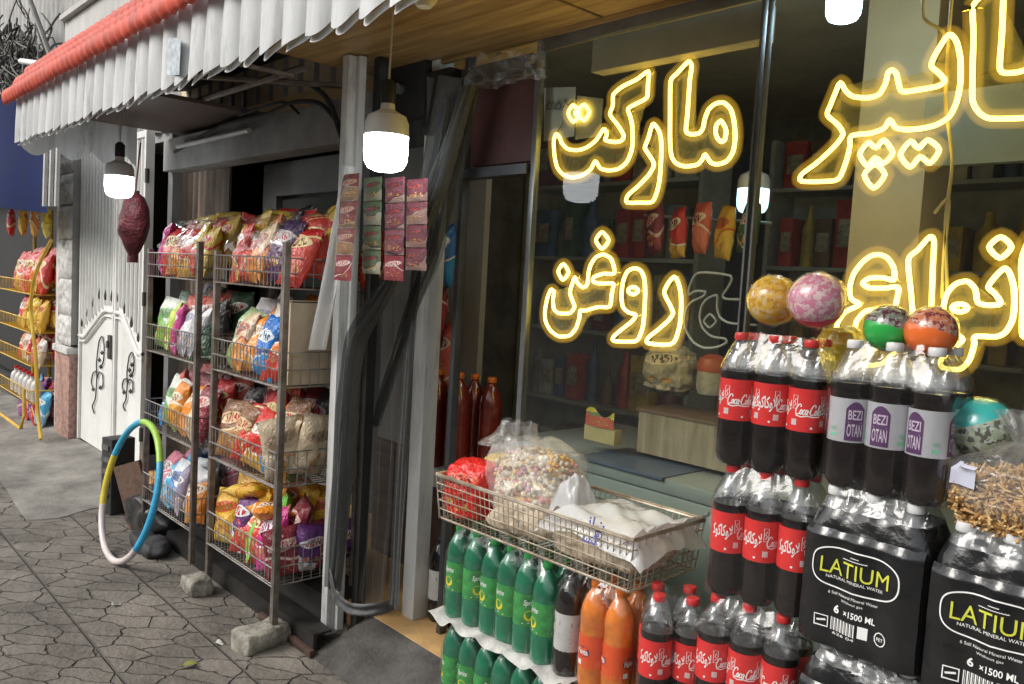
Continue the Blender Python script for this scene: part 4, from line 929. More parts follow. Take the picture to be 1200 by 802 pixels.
k_lime = Kind(M_darkgreen, M_darkgreen, M_capgreen, limelabel)
M_wlabel = mat('white_label', (.50, .50, .48), .4, var=.15, vscale=20); M_inkgrey = mat('grey_ink', (.16, .16, .17), .5)
def wlabel(b):
    r = .0394; mb = MB(); z0, z1 = .085, .195
    mb.m(0).grid(lambda u, v: Vector((r*math.cos(2*math.pi*u), r*math.sin(2*math.pi*u), z0+(z1-z0)*v)), 32, 2, True)
    mb.m(1)
    for a in (-.5, .9, 2.6):
        fa = cylmap(r+.0006, a)
        for k in range(4): ribbon(mb, [(-.016+.003*(k % 2), .10+.012*k), (.016-.002*k, .10+.012*k)], .002, fa)
        mb.add([fa(x, z) for x, z in ((-.012, .160), (.012, .160), (.012, .172), (-.012, .172))], [(0, 1, 2, 3)])
    mb.build('label', [M_wlabel, M_inkgrey], b)
k_malt = Kind(M_cola, M_cola, M_black, wlabel)
def olabel(b):
    r = .0394; mb = MB(); z0, z1 = .070, .165
    mb.m(0).grid(lambda u, v: Vector((r*math.cos(2*math.pi*u), r*math.sin(2*math.pi*u), z0+(z1-z0)*v)), 32, 2, True)
    for a in (-.3, 1.9):
        fa = cylmap(r+.0006, a); fb_ = cylmap(r+.0011, a)
        mb.m(2).add([fa(.020*math.cos(t*.5236), .118+.016*math.sin(t*.5236)) for t in range(12)], [tuple(range(12))])
        mb.m(1); put_text(mb, 'Fanta', 0, .111, .033, .015, fb_, .02)
        mb.add([fa(x, z) for x, z in ((-.018, .078), (-.004, .078), (-.004, .092), (-.018, .092))], [(0, 1, 2, 3)])
    mb.build('label', [mat('orange_label', (.72, .09, .02), .35, var=.15), M_ink, mat('navy_ink', (.03, .03, .12), .4)], b)
k_orange = Kind(M_orange, M_orange, mat('orange_cap', (.7, .18, .02), .4), olabel)
k_water = Kind(film('water_bottle', (.93, .95, .96), .10, .08, 25, .3, 1.5), M_clear, M_capwhite)

def wrap_mesh(nx, ny, pit, h=.31, seed=0, mt=None, z_from=.0, z_to=1.0, bulge=0):
    """stretched film round a pack: rounded outline, drawn in over the necks, wrinkled"""
    hx, hy = nx*pit/2+.004, ny*pit/2+.004; rr = pit*.5
    def outline(t):
        # rounded rectangle by angle-like parameter, length based
        Lx, Ly = 2*(hx-rr), 2*(hy-rr); q = math.pi/2*rr; per = 2*Lx+2*Ly+4*q; s = t*per
        for seg, (ln) in enumerate((Lx, q, Ly, q, Lx, q, Ly, q)):
            if s <= ln or seg == 7: break
            s -= ln
        c = [(-hx+rr, -hy), (hx-rr, -hy+rr), (hx, -hy+rr), (hx-rr, hy-rr), (hx-rr, hy), (-hx+rr, hy-rr), (-hx, hy-rr), (-hx+rr, -hy+rr)]
        if seg == 0: return Vector((-hx+rr+s, -hy))
        if seg == 2: return Vector((hx, -hy+rr+s))
        if seg == 4: return Vector((hx-rr-s, hy))
        if seg == 6: return Vector((-hx, hy-rr-s))
        cc = {1: (hx-rr, -hy+rr, -math.pi/2), 3: (hx-rr, hy-rr, 0), 5: (-hx+rr, hy-rr, math.pi/2), 7: (-hx+rr, -hy+rr, math.pi)}[seg]
        a = cc[2]+s/rr; return Vector((cc[0]+rr*math.cos(a), cc[1]+rr*math.sin(a)))
    def fn(u, v):
        v = z_from+(z_to-z_from)*v
        p = outline(u); z = v*h
        k = 1.0; zs = h*.675
        if z > zs: k = 1-.42*((z-zs)/(h-zs))**1.6
        # film sinks a little between bottles
        ax = 1
        if abs(abs(p.y)-hy) < 1e-6: ax = 1-.06*(1-abs(math.cos(math.pi*(p.x/pit+(0 if nx % 2 else .5))))) 
        q = Vector((p.x*(1-(1-k)*.75), p.y*k*ax, z))
        d = Vector((p.x, p.y, 0)).normalized()
        am = .0018+.004*max(0, (z-.19)/.12)
        q += d*(wob(q, 28, am, seed)+wob(q, 70, am*.4, seed))
        return q
    mb = MB().grid(fn, 96, 30, True); return mb
def top_mesh(nx, ny, pit, h, seed):
    hx, hy = nx*pit/2*.70, ny*pit/2*.60
    return MB().grid(lambda u, v: Vector(((2*u-1)*hx, (2*v-1)*hy, h+.002+.012*max(0, math.cos(math.pi*2*((2*u-1)*hx*1.3/pit+(0 if nx % 2 else .5))))-.014+wob((u*4, v*4, seed), 1.5, .006))), 24, 12)
def pack(kind, loc, rz, nx, ny, label, group, seed, pit=.0785, name='bottle_pack', cat='bottle pack', spin=None, filmmat=None):
    pk = empty(name, loc, label, cat, group, rz)
    for j in range(ny):
        for i in range(nx):
            a = spin[(i+j*nx) % len(spin)] if spin else rnd.uniform(-1.2, 1.2)
            kind.put(pk, ((i-(nx-1)/2)*pit, (j-(ny-1)/2)*pit, .001), a, 1, .93*(1+rnd.uniform(-.006, .004)))
    MB_ = wrap_mesh(nx, ny, pit, .297, seed); t = top_mesh(nx, ny, pit, .297, seed)
    MB_.add(t.v, t.f); MB_.build('shrink_wrap', filmmat or M_film, pk, smooth=80)
    return pk
GC = 'shrink wrapped cola packs'
TH = .296
# column of cola, four tiers, the lowest on the plinth
cx = -.905
for t, (base, rz, dx) in enumerate(((1.118, 7, 0), (.818, 7, .004), (.512, 6, -.01), (.206, 4, 0))):
    pack(k_cola, (cx+dx, 1.665, base), R(rz), 3, 2, ('cola pack with red labels under the yellow and pink balls, top of its column', 'cola pack with red labels, second from top of its column, right of the basket', 'cola pack with red labels, third down its column beside the folded water packs', 'cola pack at the very bottom of the cola column')[t], GC, t+1, spin=[.45, -1.35, .35, .9, 2, 1] if t == 0 else [1.5, 1.25, 1.35, 2, 1, 0] if t == 1 else [1.2, .3, -.2, 1, 0, 2])
pack(k_cola, (-.68, 1.80, 1.118), R(0), 2, 2, 'cola pack half hidden between the top cola pack and the silver labelled pack', GC, 8)
# cola pack turned by its corner, below the wire basket
pack(k_cola, (-1.115, 1.63, .478), R(40), 2, 2, 'cola pack turned corner forward below the right end of the wire basket', GC, 9, spin=[.9, .5, 1.2, .2])
pack(k_cola, (-1.115, 1.65, .165), R(15), 2, 2, 'cola pack at the bottom under the corner forward pack', GC, 10)
# silver label pack
q = P(1043, 417, 1.6)
pack(k_silver, (q.x+.005, 1.65, 1.127), R(-2), 3, 2, 'dark drink pack with silver and purple labels under the green and orange balls', 'silver labelled packs', 11, spin=[.75, .05, -.35, 0, 1, 2])
# orange pack
pack(k_orange, (-1.315, 1.66, .430), R(4), 2, 2, 'orange soda pack wedged below the middle of the wire basket', 'orange soda packs', 12, spin=[.2, -.4, .6, 0])
pack(k_orange, (-1.315, 1.66, .125), R(2), 2, 2, 'orange soda pack standing on the plinth under the other orange pack', 'orange soda packs', 13)
# lime packs, two tiers
GL = 'green lemon soda packs'
for i, x in enumerate((-1.845, -1.61)):
    pack(k_lime, (x, 1.66, .428), R((3, -2)[i]), 3, 2, ('green lemon soda pack, upper tier, nearest the tan doorway floor', 'green lemon soda pack, upper tier, beside the dark white labelled bottles')[i], GL, 14+i, spin=[.3, -.7, .1, 1, 2, 0])
    pack(k_lime, (x, 1.66, .122), R((0, 2)[i]), 3, 2, ('green lemon soda pack on the plinth, nearest the tan doorway floor', 'green lemon soda pack on the plinth, second from the doorway')[i], GL, 16+i, spin=[-.2, .5, -.6, 1, 2, 0])
tag(MB().grid(lambda u, v: Vector((-1.99+.60*u, 1.555+.21*v, .4365+.004*math.sin(u*40)+wob((u*12, v*5, 0), 1, .005)-(.02 if v == 0 else 0)*abs(math.sin(u*16)))), 60, 8).build('tier_sheet', mat('crumpled_sheet', (.52, .51, .48), .5, var=.3, vscale=20), smooth=80), 'crumpled pale sheet between the two tiers of green packs', 'sheet')
pack(k_malt, (-1.445, 1.66, .428), R(0), 1, 2, 'two dark bottles with white labels between the green and the orange packs, upper tier', 'white labelled bottles', 18, spin=[.3, 0])
pack(k_malt, (-1.445, 1.66, .122), R(0), 1, 2, 'two dark bottles with white labels on the plinth between green and orange packs', 'white labelled bottles', 19, spin=[.2, 0])

# black water packs
M_blackfilm = mat('black_film', (.014, .014, .015), .22, var=.3, coat=.5, bump=.5, bscale=22)
M_yprint = mat('yellow_print', (.58, .60, .06), .45, var=.05)
def water_pack(loc, rz, label, seed):
    pk = empty('water_pack', loc, label, 'water pack', 'black wrapped water packs', rz)
    pit = .0785; h = .318
    for j in range(2):
        for i in range(3): k_water.put(pk, ((i-1)*pit, (j-.5)*pit, .001), 0)
    hx, hy = 3*pit/2+.004, pit+.004
    bw = wrap_mesh(3, 2, pit, h, seed, z_from=0, z_to=.87)
    fy = lambda x, z: -hy-.0062-.0042*math.cos(2*math.pi*x/pit)*(1-.3*abs(x/hx)) + .012*abs(x/hx)**7 + .006*max(0, (.03-z)/.03)**2 + wob((x, 0, z), 16, .0022, seed) + wob((x*.4, 0, z), 60, .0012, seed)
    front = lambda x, z: Vector((x, fy(x, z)-.0024, z))
    # flat printed front of the film, bulged over the bottles
    bw.m(0).grid(lambda u, v: Vector(((2*u-1)*(hx-.006), fy((2*u-1)*(hx-.006), .004+.234*v)+.010*max(0, (v-.93)/.07), .004+.234*v)), 70, 36)
    bw.m(1)
    oval = []
    ox, oz, a, b = -.004, .166, .086, .040
    for i in range(61):
        t = 2*math.pi*i/60; c, s = math.cos(t), math.sin(t)
        oval.append((ox+a*(abs(c)**.55)*(1 if c > 0 else -1), oz+b*(abs(s)**.75)*(1 if s > 0 else -1)))
    ribbon(bw, oval, .0028, front)
    ribbon(bw, [(ox-.010+.0016*i, oz+.0275+.0012*(i % 2)) for i in range(12)], .0014, front); ribbon(bw, [(ox-.026+.0016*i, oz+.0215+.0012*((i*5) % 3 == 0)) for i in range(32)], .0013, front)
    put_text(bw, 'NATURAL MINERAL WATER', ox, oz-.0235, .112, .0062, front)
    put_text(bw, '6 Still Natural Mineral Water', ox, .112, .098, .0058, front); put_text(bw, 'Without gas', ox, .102, .044, .005, front)
    put_text(bw, '6', -.034, .0765, .011, .015, front, .03); put_text(bw, '\u00d71500 ML', .012, .0765, .060, .012, front, .02)
    for x0, x1 in ((-.075, -.050),):
        ribbon(bw, [(x0, .042), (x1, .042), (x1, .064), (x0, .064), (x0, .041)], .0025, front); ribbon(bw, [(x0+.004, .052), (x1-.004, .056)], .004, front)
    for i in range(22):
        x = -.043+i*.0023+.0005*(i % 3); ribbon(bw, [(x, .040), (x, .066)], .0008+.0008*((i*7) % 3 == 0), front)
    bw.add([front(x, z) for x, z in ((.012, .042), (.030, .042), (.030, .066), (.012, .066))], [(0, 1, 2, 3)])
    put_text(bw, '626 04', -.016, .0325, .046, .0048, front)
    ribbon(bw, [(.054+.011*math.cos(t*.6), .054+.013*math.sin(t*.6)) for t in range(12)], .002, front); put_text(bw, 'PET', .054, .050, .013, .007, front)
    bw.m(2); put_text(bw, 'LATIUM', ox-.001, oz-.014, .135, .031, front, 0)
    bw.build('black_wrap', [M_blackfilm, M_ink, M_yprint], pk, smooth=70)
    tw = wrap_mesh(3, 2, pit, h, seed+3, z_from=.865, z_to=1); t = top_mesh(3, 2, pit, h, seed); tw.add(t.v, t.f)
    tw.build('clear_wrap', film('cloudy_film', (.90, .91, .92), .10, .10, 13, .5, 1.55), pk, smooth=80)
    return pk
water_pack((-.650, 1.645, .806), R(-1), 'black wrapped water pack under the silver labelled pack', 31)
water_pack((-.405, 1.640, .795), R(-1), 'black wrapped water pack under the bag of brown snacks', 32)
water_pack((-.640, 1.645, .490), R(2), 'black wrapped water pack at the bottom with its pale cloudy top showing', 33)
water_pack((-.395, 1.645, .478), R(-2), 'black wrapped water pack below the one carrying the brown snacks', 34)
for x in (-.64, -.39): pass
pal = empty('wooden_pallet', (-.6, 1.66, .12), 'low wooden pallet under the stacked drink packs', 'pallet')
for y in (-.1, 0, .1): MB().box((-.45, y-.035, .06), (.5, y+.035, .08)).build('board', M_crate, pal, bevel=.003)
for x in (-.4, 0, .45): MB().box((x-.03, -.13, .001), (x+.03, .13, .058)).build('block', M_crate, pal, bevel=.003)
for x in (-.64, -.395): water_pack((x, 1.65, .202-.024), R(1), ('black wrapped water pack lowest on the pallet, next to the cola column', 'black wrapped water pack lowest on the pallet, away from the cola column')[x > -.5], 36)

# loose bottles inside the doorway
gb = 'red drink bottles inside the doorway'
M_redd = mat('red_syrup', (.20, .022, .012), .18, var=.4, coat=.6)
k_red = Kind(M_redd, M_redd, mat('orange_cap', (.7, .18, .02), .4), None)
for i, (x, y, z) in enumerate(((-2.70, 2.10, .70), (-2.58, 2.12, .70))):
    o = k_red.put(None, (x, y, z), 0, 1.3); tag(o, ('red syrup bottle inside the doorway touching the white post', 'red syrup bottle inside the doorway, right of its twin')[i], 'bottle', gb); o.name = 'syrup_bottle'
for i in range(2):
    o = k_red.put(None, (-2.62+.11*i, 2.24, .70), 0, 1.25); tag(o, ('dark red bottle standing behind the two front syrup bottles, left one', 'dark red bottle standing behind the two front syrup bottles, right one')[i], 'bottle', gb); o.name = 'syrup_bottle'
ds = empty('door_stand', (-2.55, 2.2, .104), 'white stand inside the doorway with red bottles on top', 'stand')
MB().box((-.25, -.14, .52), (.2, .12, .595)).build('top', M_white, ds, bevel=.004)
for x in (-.23, .17):
    for y in (-.12, .09): MB().box((x, y, 0), (x+.025, y+.025, .519)).build('leg', M_white, ds)
for i, (x, y) in enumerate(((-2.52, 2.02), (-2.43, 2.03), (-2.34, 2.04))):
    o = k_malt.put(None, (x, y, .106), .4*i, 1.1); o.name = 'dark_bottle'; tag(o, ('black bottle with white label on the tan floor, nearest the white post', 'black bottle with white label on the tan floor, middle of three', 'black bottle with white label on the tan floor, nearest the green packs')[i], 'bottle', 'dark bottles on the doorway floor')

# ------------------------------------------------------------------ balls, yellow bag, snack bag on the stack
def ballmat(name, c1, c2, c3, half):
    if name in MATS: return MATS[name]
    M = bpy.data.materials.new(name); M.use_nodes = True; t = M.node_tree; b = t.nodes['Principled BSDF']
    tc = Nn(t, 'ShaderNodeTexCoord')
    vo = Nn(t, 'ShaderNodeTexVoronoi', feature='F1', distance='CHEBYCHEV', Scale=13.0); t.links.new(tc.outputs['Generated'], vo.inputs['Vector'])
    n = Nn(t, 'ShaderNodeTexNoise', Scale=9.0, Detail=2.0); t.links.new(tc.outputs['Generated'], n.inputs['Vector'])
    s = Nn(t, 'ShaderNodeSeparateColor'); t.links.new(vo.outputs['Color'], s.inputs[0])
    g_ = Nn(t, 'ShaderNodeMath', operation='GREATER_THAN'); g_.inputs[1].default_value = .62; t.links.new(s.outputs[1], g_.inputs[0])
    m1 = Nn(t, 'ShaderNodeMix', data_type='RGBA'); m1.inputs[6].default_value = c4(c1); m1.inputs[7].default_value = c4(c2); t.links.new(g_.outputs[0], m1.inputs[0])
    g2 = Nn(t, 'ShaderNodeMath', operation='GREATER_THAN'); g2.inputs[1].default_value = .57; t.links.new(n.outputs['Fac'], g2.inputs[0])
    m2 = Nn(t, 'ShaderNodeMix', data_type='RGBA'); m2.inputs[7].default_value = c4([c*.6+.25 for c in c1]); t.links.new(g2.outputs[0], m2.inputs[0]); t.links.new(m1.outputs[2], m2.inputs[6])
    sp = Nn(t, 'ShaderNodeSeparateXYZ'); t.links.new(tc.outputs['Generated'], sp.inputs[0])
    lt = Nn(t, 'ShaderNodeMath', operation='LESS_THAN'); lt.inputs[1].default_value = half; t.links.new(sp.outputs[2], lt.inputs[0])
    m3 = Nn(t, 'ShaderNodeMix', data_type='RGBA'); m3.inputs[7].default_value = c4(c3); t.links.new(lt.outputs[0], m3.inputs[0]); t.links.new(m2.outputs[2], m3.inputs[6])
    t.links.new(m3.outputs[2], b.inputs['Base Color']); b.inputs['Roughness'].default_value = .22; b.inputs['Coat Weight'].default_value = .4
    MATS[name] = M; return M
def ball(px, py, Y, r, mt, label, tilt):
    bm = bmesh.new(); bmesh.ops.create_uvsphere(bm, u_segments=32, v_segments=20, radius=r)
    bl = empty('toy_ball', P(px, py, Y), label, 'ball', 'printed toy balls on the drink packs'); bl.rotation_euler = tilt
    me = bpy.data.meshes.new('ball'); bm.to_mesh(me); bm.free(); me.materials.append(mt); me.polygons.foreach_set('use_smooth', [True]*len(me.polygons))
    o = bpy.data.objects.new('ball_skin', me); COL.objects.link(o); o.parent = bl
    MB().grid(lambda u, v: Vector((0, 0, 0))+Vector((math.cos(2*math.pi*u)*math.sin(math.pi*v), math.sin(2*math.pi*u)*math.sin(math.pi*v), math.cos(math.pi*v)))*(r*1.035+wob((math.cos(2*math.pi*u)*math.sin(math.pi*v)*2, math.sin(2*math.pi*u)*math.sin(math.pi*v)*2, v*4), 1.6, .004, px)), 32, 18, True).build('net_wrap', film('ball_wrap', (.99, .99, .99), .0, .1, 30, .5, 1.25), bl, smooth=80)
    # valve
    MB().lathe([(0, 0), (.004, 0), (.0045, .002), (0, .003)], 10, 0, 0, r*.998).build('valve', M_ink, bl)
ball(906, 352, 1.70, .058, ballmat('ball_yellow', (.68, .42, .06), (.55, .28, .04), (.72, .48, .05), .25), 'golden yellow printed ball on the top cola pack', (R(10), R(20), 0))
ball(957, 352, 1.66, .060, ballmat('ball_pink', (.60, .22, .32), (.68, .52, .50), (.70, .07, .12), .30), 'pink and white printed ball with red underside on the top cola pack', (R(25), R(-10), R(30)))
ball(1041, 385, 1.66, .047, ballmat('ball_green', (.18, .20, .16), (.10, .03, .05), (.03, .40, .07), .52), 'dark printed ball with bright green underside on the silver labelled pack', (R(-12), R(10), 0))
ball(1091, 389, 1.66, .049, ballmat('ball_orange', (.55, .20, .10), (.22, .05, .06), (.80, .16, .03), .52), 'dark printed ball with bright orange underside on the silver labelled pack', (R(-12), R(10), 0))
ball(1150, 503, 1.70, .060, ballmat('ball_teal', (.30, .36, .26), (.10, .10, .09), (.05, .42, .40), .30), 'teal and speckled ball behind the tied bag of brown snacks', (R(-14), R(160), 0))
lump('yellow_bag', P(985, 420, 1.80)-Vector((0, 0, .03)), (.05, .045, .06), 12, mat('yellow_cellophane', (.62, .48, .04), .25, coat=.5, bump=1, bscale=40), 'shiny yellow bag behind the pink ball beside the silver labelled pack', 'bag', 18, .012)
# tied bag of brown snacks
sb_ = empty('snack_sack', (-.415, 1.64, 1.106), 'clear tied bag of golden brown snacks on the black water pack', 'snack bag')
def chipm():
    M = bpy.data.materials.new('fried_snacks'); M.use_nodes = True; t = M.node_tree; b = t.nodes['Principled BSDF']; tc = Nn(t, 'ShaderNodeTexCoord')
    mp = Nn(t, 'ShaderNodeMapping'); mp.inputs['Scale'].default_value = (60, 95, 150); mp.inputs['Rotation'].default_value = (.5, .6, .4); dq = Nn(t, 'ShaderNodeTexNoise', Scale=30.0, Detail=2.0); dv = Nn(t, 'ShaderNodeVectorMath', operation='MULTIPLY_ADD'); dv.inputs[1].default_value = (.03, .03, .03); t.links.new(tc.outputs['Object'], dq.inputs['Vector']); t.links.new(dq.outputs['Color'], dv.inputs[0]); t.links.new(tc.outputs['Object'], dv.inputs[2]); t.links.new(dv.outputs[0], mp.inputs[0])
    vo = Nn(t, 'ShaderNodeTexVoronoi', Scale=1.0); t.links.new(mp.outputs[0], vo.inputs['Vector'])
    cr = Nn(t, 'ShaderNodeValToRGB'); e = cr.color_ramp.elements; e[0].color = (.62, .38, .14, 1); e[1].color = (.20, .09, .025, 1); e[0].position = .1; e[1].position = .85
    t.links.new(vo.outputs['Distance'], cr.inputs[0]); t.links.new(cr.outputs[0], b.inputs['Base Color']); b.inputs['Roughness'].default_value = .5
    bp = Nn(t, 'ShaderNodeBump', Strength=1.0, Distance=.012, invert=True); t.links.new(vo.outputs['Distance'], bp.inputs['Height']); t.links.new(bp.outputs[0], b.inputs['Normal']); return M
def heap(dims, ex, n, piece, seed, nm):
    rs = random.Random(seed); mb = MB()
    for i in range(n):
        c = Vector((rs.gauss(0, 1), rs.gauss(0, 1), rs.gauss(0, 1))).normalized(); f = 1/max(abs(c.x), abs(c.y), abs(c.z))
        c = c*(1-ex)+c*f*ex*.85; k = rs.uniform(.90, 1.0)
        p = Vector((c.x*dims[0], c.y*dims[1], max(c.z*dims[2], -dims[2]*.85)+dims[2]*.85))*k
        mb.m(piece(mb, p, rs) or 0)
    return mb
def stick(mb, p, rs):
    d = Vector((rs.gauss(0, 1), rs.gauss(0, 1), rs.gauss(0, .7))).normalized(); q = Vector((rs.uniform(-1, 1), rs.uniform(-1, 1), rs.uniform(-1, 1)))*.005; L = rs.uniform(.009, .017)
    mb.m(rs.randrange(3)); mb.tube([p-d*L, p+q, p+d*L], rs.uniform(.0018, .0032), 5)
o = lump('snack_filling', (0, 0, 0), (.106, .062, .056), 20, chipm(), None, None, 14, .010, .4); o.parent = sb_
o = heap((.113, .069, .061), .4, 1500, stick, 5, 'snacks').build('snacks', [mat('fried_a', (.52, .30, .10), .5, var=.2), mat('fried_b', (.38, .19, .055), .5, var=.2), mat('fried_c', (.62, .42, .18), .5, var=.2)], sb_, smooth=60); o['kind'] = 'stuff'
def sackfn(u, v):
    a = 2*math.pi*u; c, s = math.cos(a), math.sin(a)
    if v < .55: k = math.sin(min(1, v/.40+.30)*math.pi/2); rx, ry, z = .123*k, .076*k, v/.55*.112
    else:
        q = (v-.55)/.45
        if q < .6: k = 1-.86*(q/.6)**.8; rx, ry, z = .123*k, .076*k, .112+.045*q/.6
        else: k = .14+.42*((q-.6)/.4); rx, ry, z = .09*k, .07*k, .157+.055*(q-.6)/.4
    f = 1+.10*math.sin(a*9+v*3)*(1 if v > .5 else .2)
    return Vector((rx*f*c, ry*f*s, z+wob((c, s, v*4), 2, .006)))
MB().grid(sackfn, 48, 30, True).build('plastic', M_bagfilm, sb_, smooth=80)
MB().grid(lambda u, v: sackfn(.60+.085*u, .34+.22*v)*1.02+Vector((0, -.002, 0)), 10, 8).build('paper_label', mat('lilac_paper', (.55, .56, .68), .5), sb_, smooth=60)

# ------------------------------------------------------------------ wire basket with bags, below the window
bk = empty('wire_basket', (-1.578, 1.70, .752), 'low rusty wire basket of bread bags resting on the soda packs', 'basket', rz=R(1))
W2, D2, H2 = .385, .155, .135
def ring(z, e=0): return [(-W2-e, -D2-e, z), (W2+e, -D2-e, z), (W2+e, D2+e, z), (-W2-e, D2+e, z)]
mb = MB()
for z, e, r in ((0, -.015, .0035), (.03, -.010, .002), (.058, -.007, .002), (.085, -.004, .002), (.11, -.002, .002), (H2, 0, .0042)):
    c = ring(z, e)
    for i in range(4): mb.tube([c[i], c[(i+1) % 4]], r, 5)
nn = 38
for i in range(nn+1):
    x = -W2+2*W2*i/nn
    for y, s in ((-D2, 1), (D2, -1)): mb.tube([(x, y, H2), (x*.97, y+.015*s, 0)], .0018, 4)
    mb.tube([(x*.97, -D2+.015, 0), (x*.97, D2-.015, 0)], .0018, 4)
for i in range(13):
    y = -D2+2*D2*i/12
    for x, s in ((-W2, 1), (W2, -1)): mb.tube([(x, y, H2), (x+.015*s, y*.95, 0)], .0018, 4)
mb.build('wire_mesh', M_bwire, bk, smooth=60)
MB().tube([c for c in ring(H2+.004)]+[ring(H2+.004)[0]], .0035, 6).build('rim', M_bwire, bk)
bl_ = mat('bread', (.62, .54, .42), .7, var=.3, vscale=14, bump=.6, bscale=30, col2=(.46, .36, .25))
lump('flat_bread_bag', (-1.38, 1.70, .762), (.185, .125, .055), 41, bl_, 'bag of beige bread lying in the right half of the wire basket', 'bread bag', 22, .022, .2)
lump('flat_bread_bag', (-1.66, 1.68, .762), (.14, .12, .06), 42, bl_, 'bag of beige bread under the bag of coloured puffs in the wire basket', 'bread bag', 22, .022, .25)
def crinkle(name, cxyz, sx, sy, mt, seed, label, cat, lift=.05, base=0):
    def fn(u, v):
        a, b = 2*u-1, 2*v-1
        return Vector(cxyz)+Vector((a*sx, b*sy, lift*(1-a*a*.5-b*b*.3)-.05*max(abs(a), abs(b))**6*(base == 0)+base*a+wob((a*2, b*2, seed), 1.1, .018)+abs(wob((a*3+b*5, b*2, seed), 1, .012))))
    return tag(MB().grid(fn, 46, 30).build(name, mt, smooth=85), label, cat)
crinkle('plastic_bag', (-1.35, 1.70, .862), .185, .148, film('white_poly', (.92, .92, .94), .58, .25, 16, .8), 51, 'white plastic bag spread flat over the bread at the right of the basket', 'plastic bag', .045)
o = crinkle('plastic_bag', (-1.215, 1.71, .87), .055, .15, film('pink_poly', (.85, .75, .75), .5, .3, 14, .8), 52, 'pinkish plastic draped over the right rim of the wire basket', 'plastic bag', .02, .04)
prt = MB()
fn_ = lambda x, z: Vector((-1.335+x, 1.552-.004, .845+z))
put_text(prt, '\uFEE7\uFE8E\uFEE5', 0, 0, .06, .03, lambda x, z: Vector((-1.32+x, 1.578+.25*z-.02, .885+z*.8)), .02); put_text(prt, '\uFEB3\uFEE8\uFB95', 0, 0, .055, .03, lambda x, z: Vector((-1.32+x, 1.560+.25*z-.02, .848+z*.8)), .02)
crk = crinkle('plastic_bag', (-1.49, 1.66, .885), .05, .05, film('blue_white_poly', (.85, .87, .95), .5, .25, 18, .9), 53, 'crumpled white plastic bag beside the bag of puffs', 'plastic bag', .08)
pr = prt.build('bag_print', mat('blue_ink', (.05, .06, .28), .5)); bpw = bpy.data.objects['plastic_bag']; pr.parent = bpw
lump('red_packet', (-1.875, 1.645, .765), (.095, .10, .10), 61, foil('red_sack', (.66, .02, .015), (.70, .04, .02), (.7, .1, .05)), 'bright red packet with a yellow end at the left of the wire basket', 'packet', 12, .02, .45)
lump('yellow_packet', (-1.83, 1.70, .885), (.07, .06, .04), 62, foil('yellow_sack', (.78, .52, .04), (.75, .6, .12), (.3, .35, .05)), 'yellow packet wedged behind the red packet in the basket', 'packet', 12, .015, .45)
pb = empty('puff_bag', (-1.665, 1.69, .80), 'big clear bag of pale coloured puffs standing in the wire basket', 'puff bag')
def puffm():
    M = bpy.data.materials.new('coloured_puffs'); M.use_nodes = True; t = M.node_tree; b = t.nodes['Principled BSDF']; tc = Nn(t, 'ShaderNodeTexCoord')
    vo = Nn(t, 'ShaderNodeTexVoronoi', Scale=75.0); t.links.new(tc.outputs['Object'], vo.inputs['Vector'])
    n = Nn(t, 'ShaderNodeTexNoise', Scale=9.0, Detail=1.0); t.links.new(tc.outputs['Object'], n.inputs['Vector'])
    cr = Nn(t, 'ShaderNodeValToRGB'); cr.color_ramp.interpolation = 'CONSTANT'; e = cr.color_ramp.elements
    e[0].color = (.66, .56, .40, 1); e[1].color = (.66, .60, .48, 1); e[1].position = .42
    for p, c in ((.62, (.72, .46, .12)), (.72, (.62, .20, .12)), (.82, (.66, .28, .34)), (.9, (.66, .60, .48))):
        x = cr.color_ramp.elements.new(p); x.color = c4(c)
    s = Nn(t, 'ShaderNodeSeparateColor'); t.links.new(vo.outputs['Color'], s.inputs[0])
    a = Nn(t, 'ShaderNodeMath', operation='MULTIPLY_ADD'); a.inputs[1].default_value = .55; t.links.new(s.outputs[0], a.inputs[0])
    b2 = Nn(t, 'ShaderNodeMath', operation='MULTIPLY_ADD'); b2.inputs[1].default_value = 1.5; b2.inputs[2].default_value = -.5; t.links.new(n.outputs['Fac'], b2.inputs[0]); t.links.new(b2.outputs[0], a.inputs[2])
    t.links.new(a.outputs[0], cr.inputs[0]); t.links.new(cr.outputs[0], b.inputs['Base Color']); b.inputs['Roughness'].default_value = .7
    bp = Nn(t, 'ShaderNodeBump', Strength=.9, Distance=.008, invert=True); t.links.new(vo.outputs['Distance'], bp.inputs['Height']); t.links.new(bp.outputs[0], b.inputs['Normal']); return M
o = lump('puff_filling', (0, 0, 0), (.140, .092, .105), 71, puffm(), None, None, 10, .015, .45); o.parent = pb
def puff(mb, p, rs):
    k = rs.random(); g = noise.noise(p*14+Vector((3, 3, 3)))
    mb.m(0 if k < .45 else 1 if k < .62 else (2 if g > .12 else 3 if g < -.12 else 4) if k < .92 else 5)
    r = rs.uniform(.0065, .0105); bm = bmesh.new(); bmesh.ops.create_icosphere(bm, subdivisions=1, radius=r)
    sc_ = Vector((rs.uniform(.7, 1.2), rs.uniform(.7, 1.2), rs.uniform(.7, 1.2)))
    bm.verts.ensure_lookup_table(); mb.add([p+Vector((v.co.x*sc_.x, v.co.y*sc_.y, v.co.z*sc_.z)) for v in bm.verts], [tuple(v.index for v in f.verts) for f in bm.faces]); bm.free()
o = heap((.150, .10, .115), .45, 950, puff, 9, 'puffs').build('puffs', [mat('puff_'+n_, c_, .75, var=.1) for n_, c_ in (('cream', (.72, .62, .45)), ('white', (.74, .70, .62)), ('orange', (.78, .46, .10)), ('pink', (.70, .30, .38)), ('red', (.62, .22, .10)), ('brown', (.30, .15, .07)))], pb, smooth=80); o['kind'] = 'stuff'
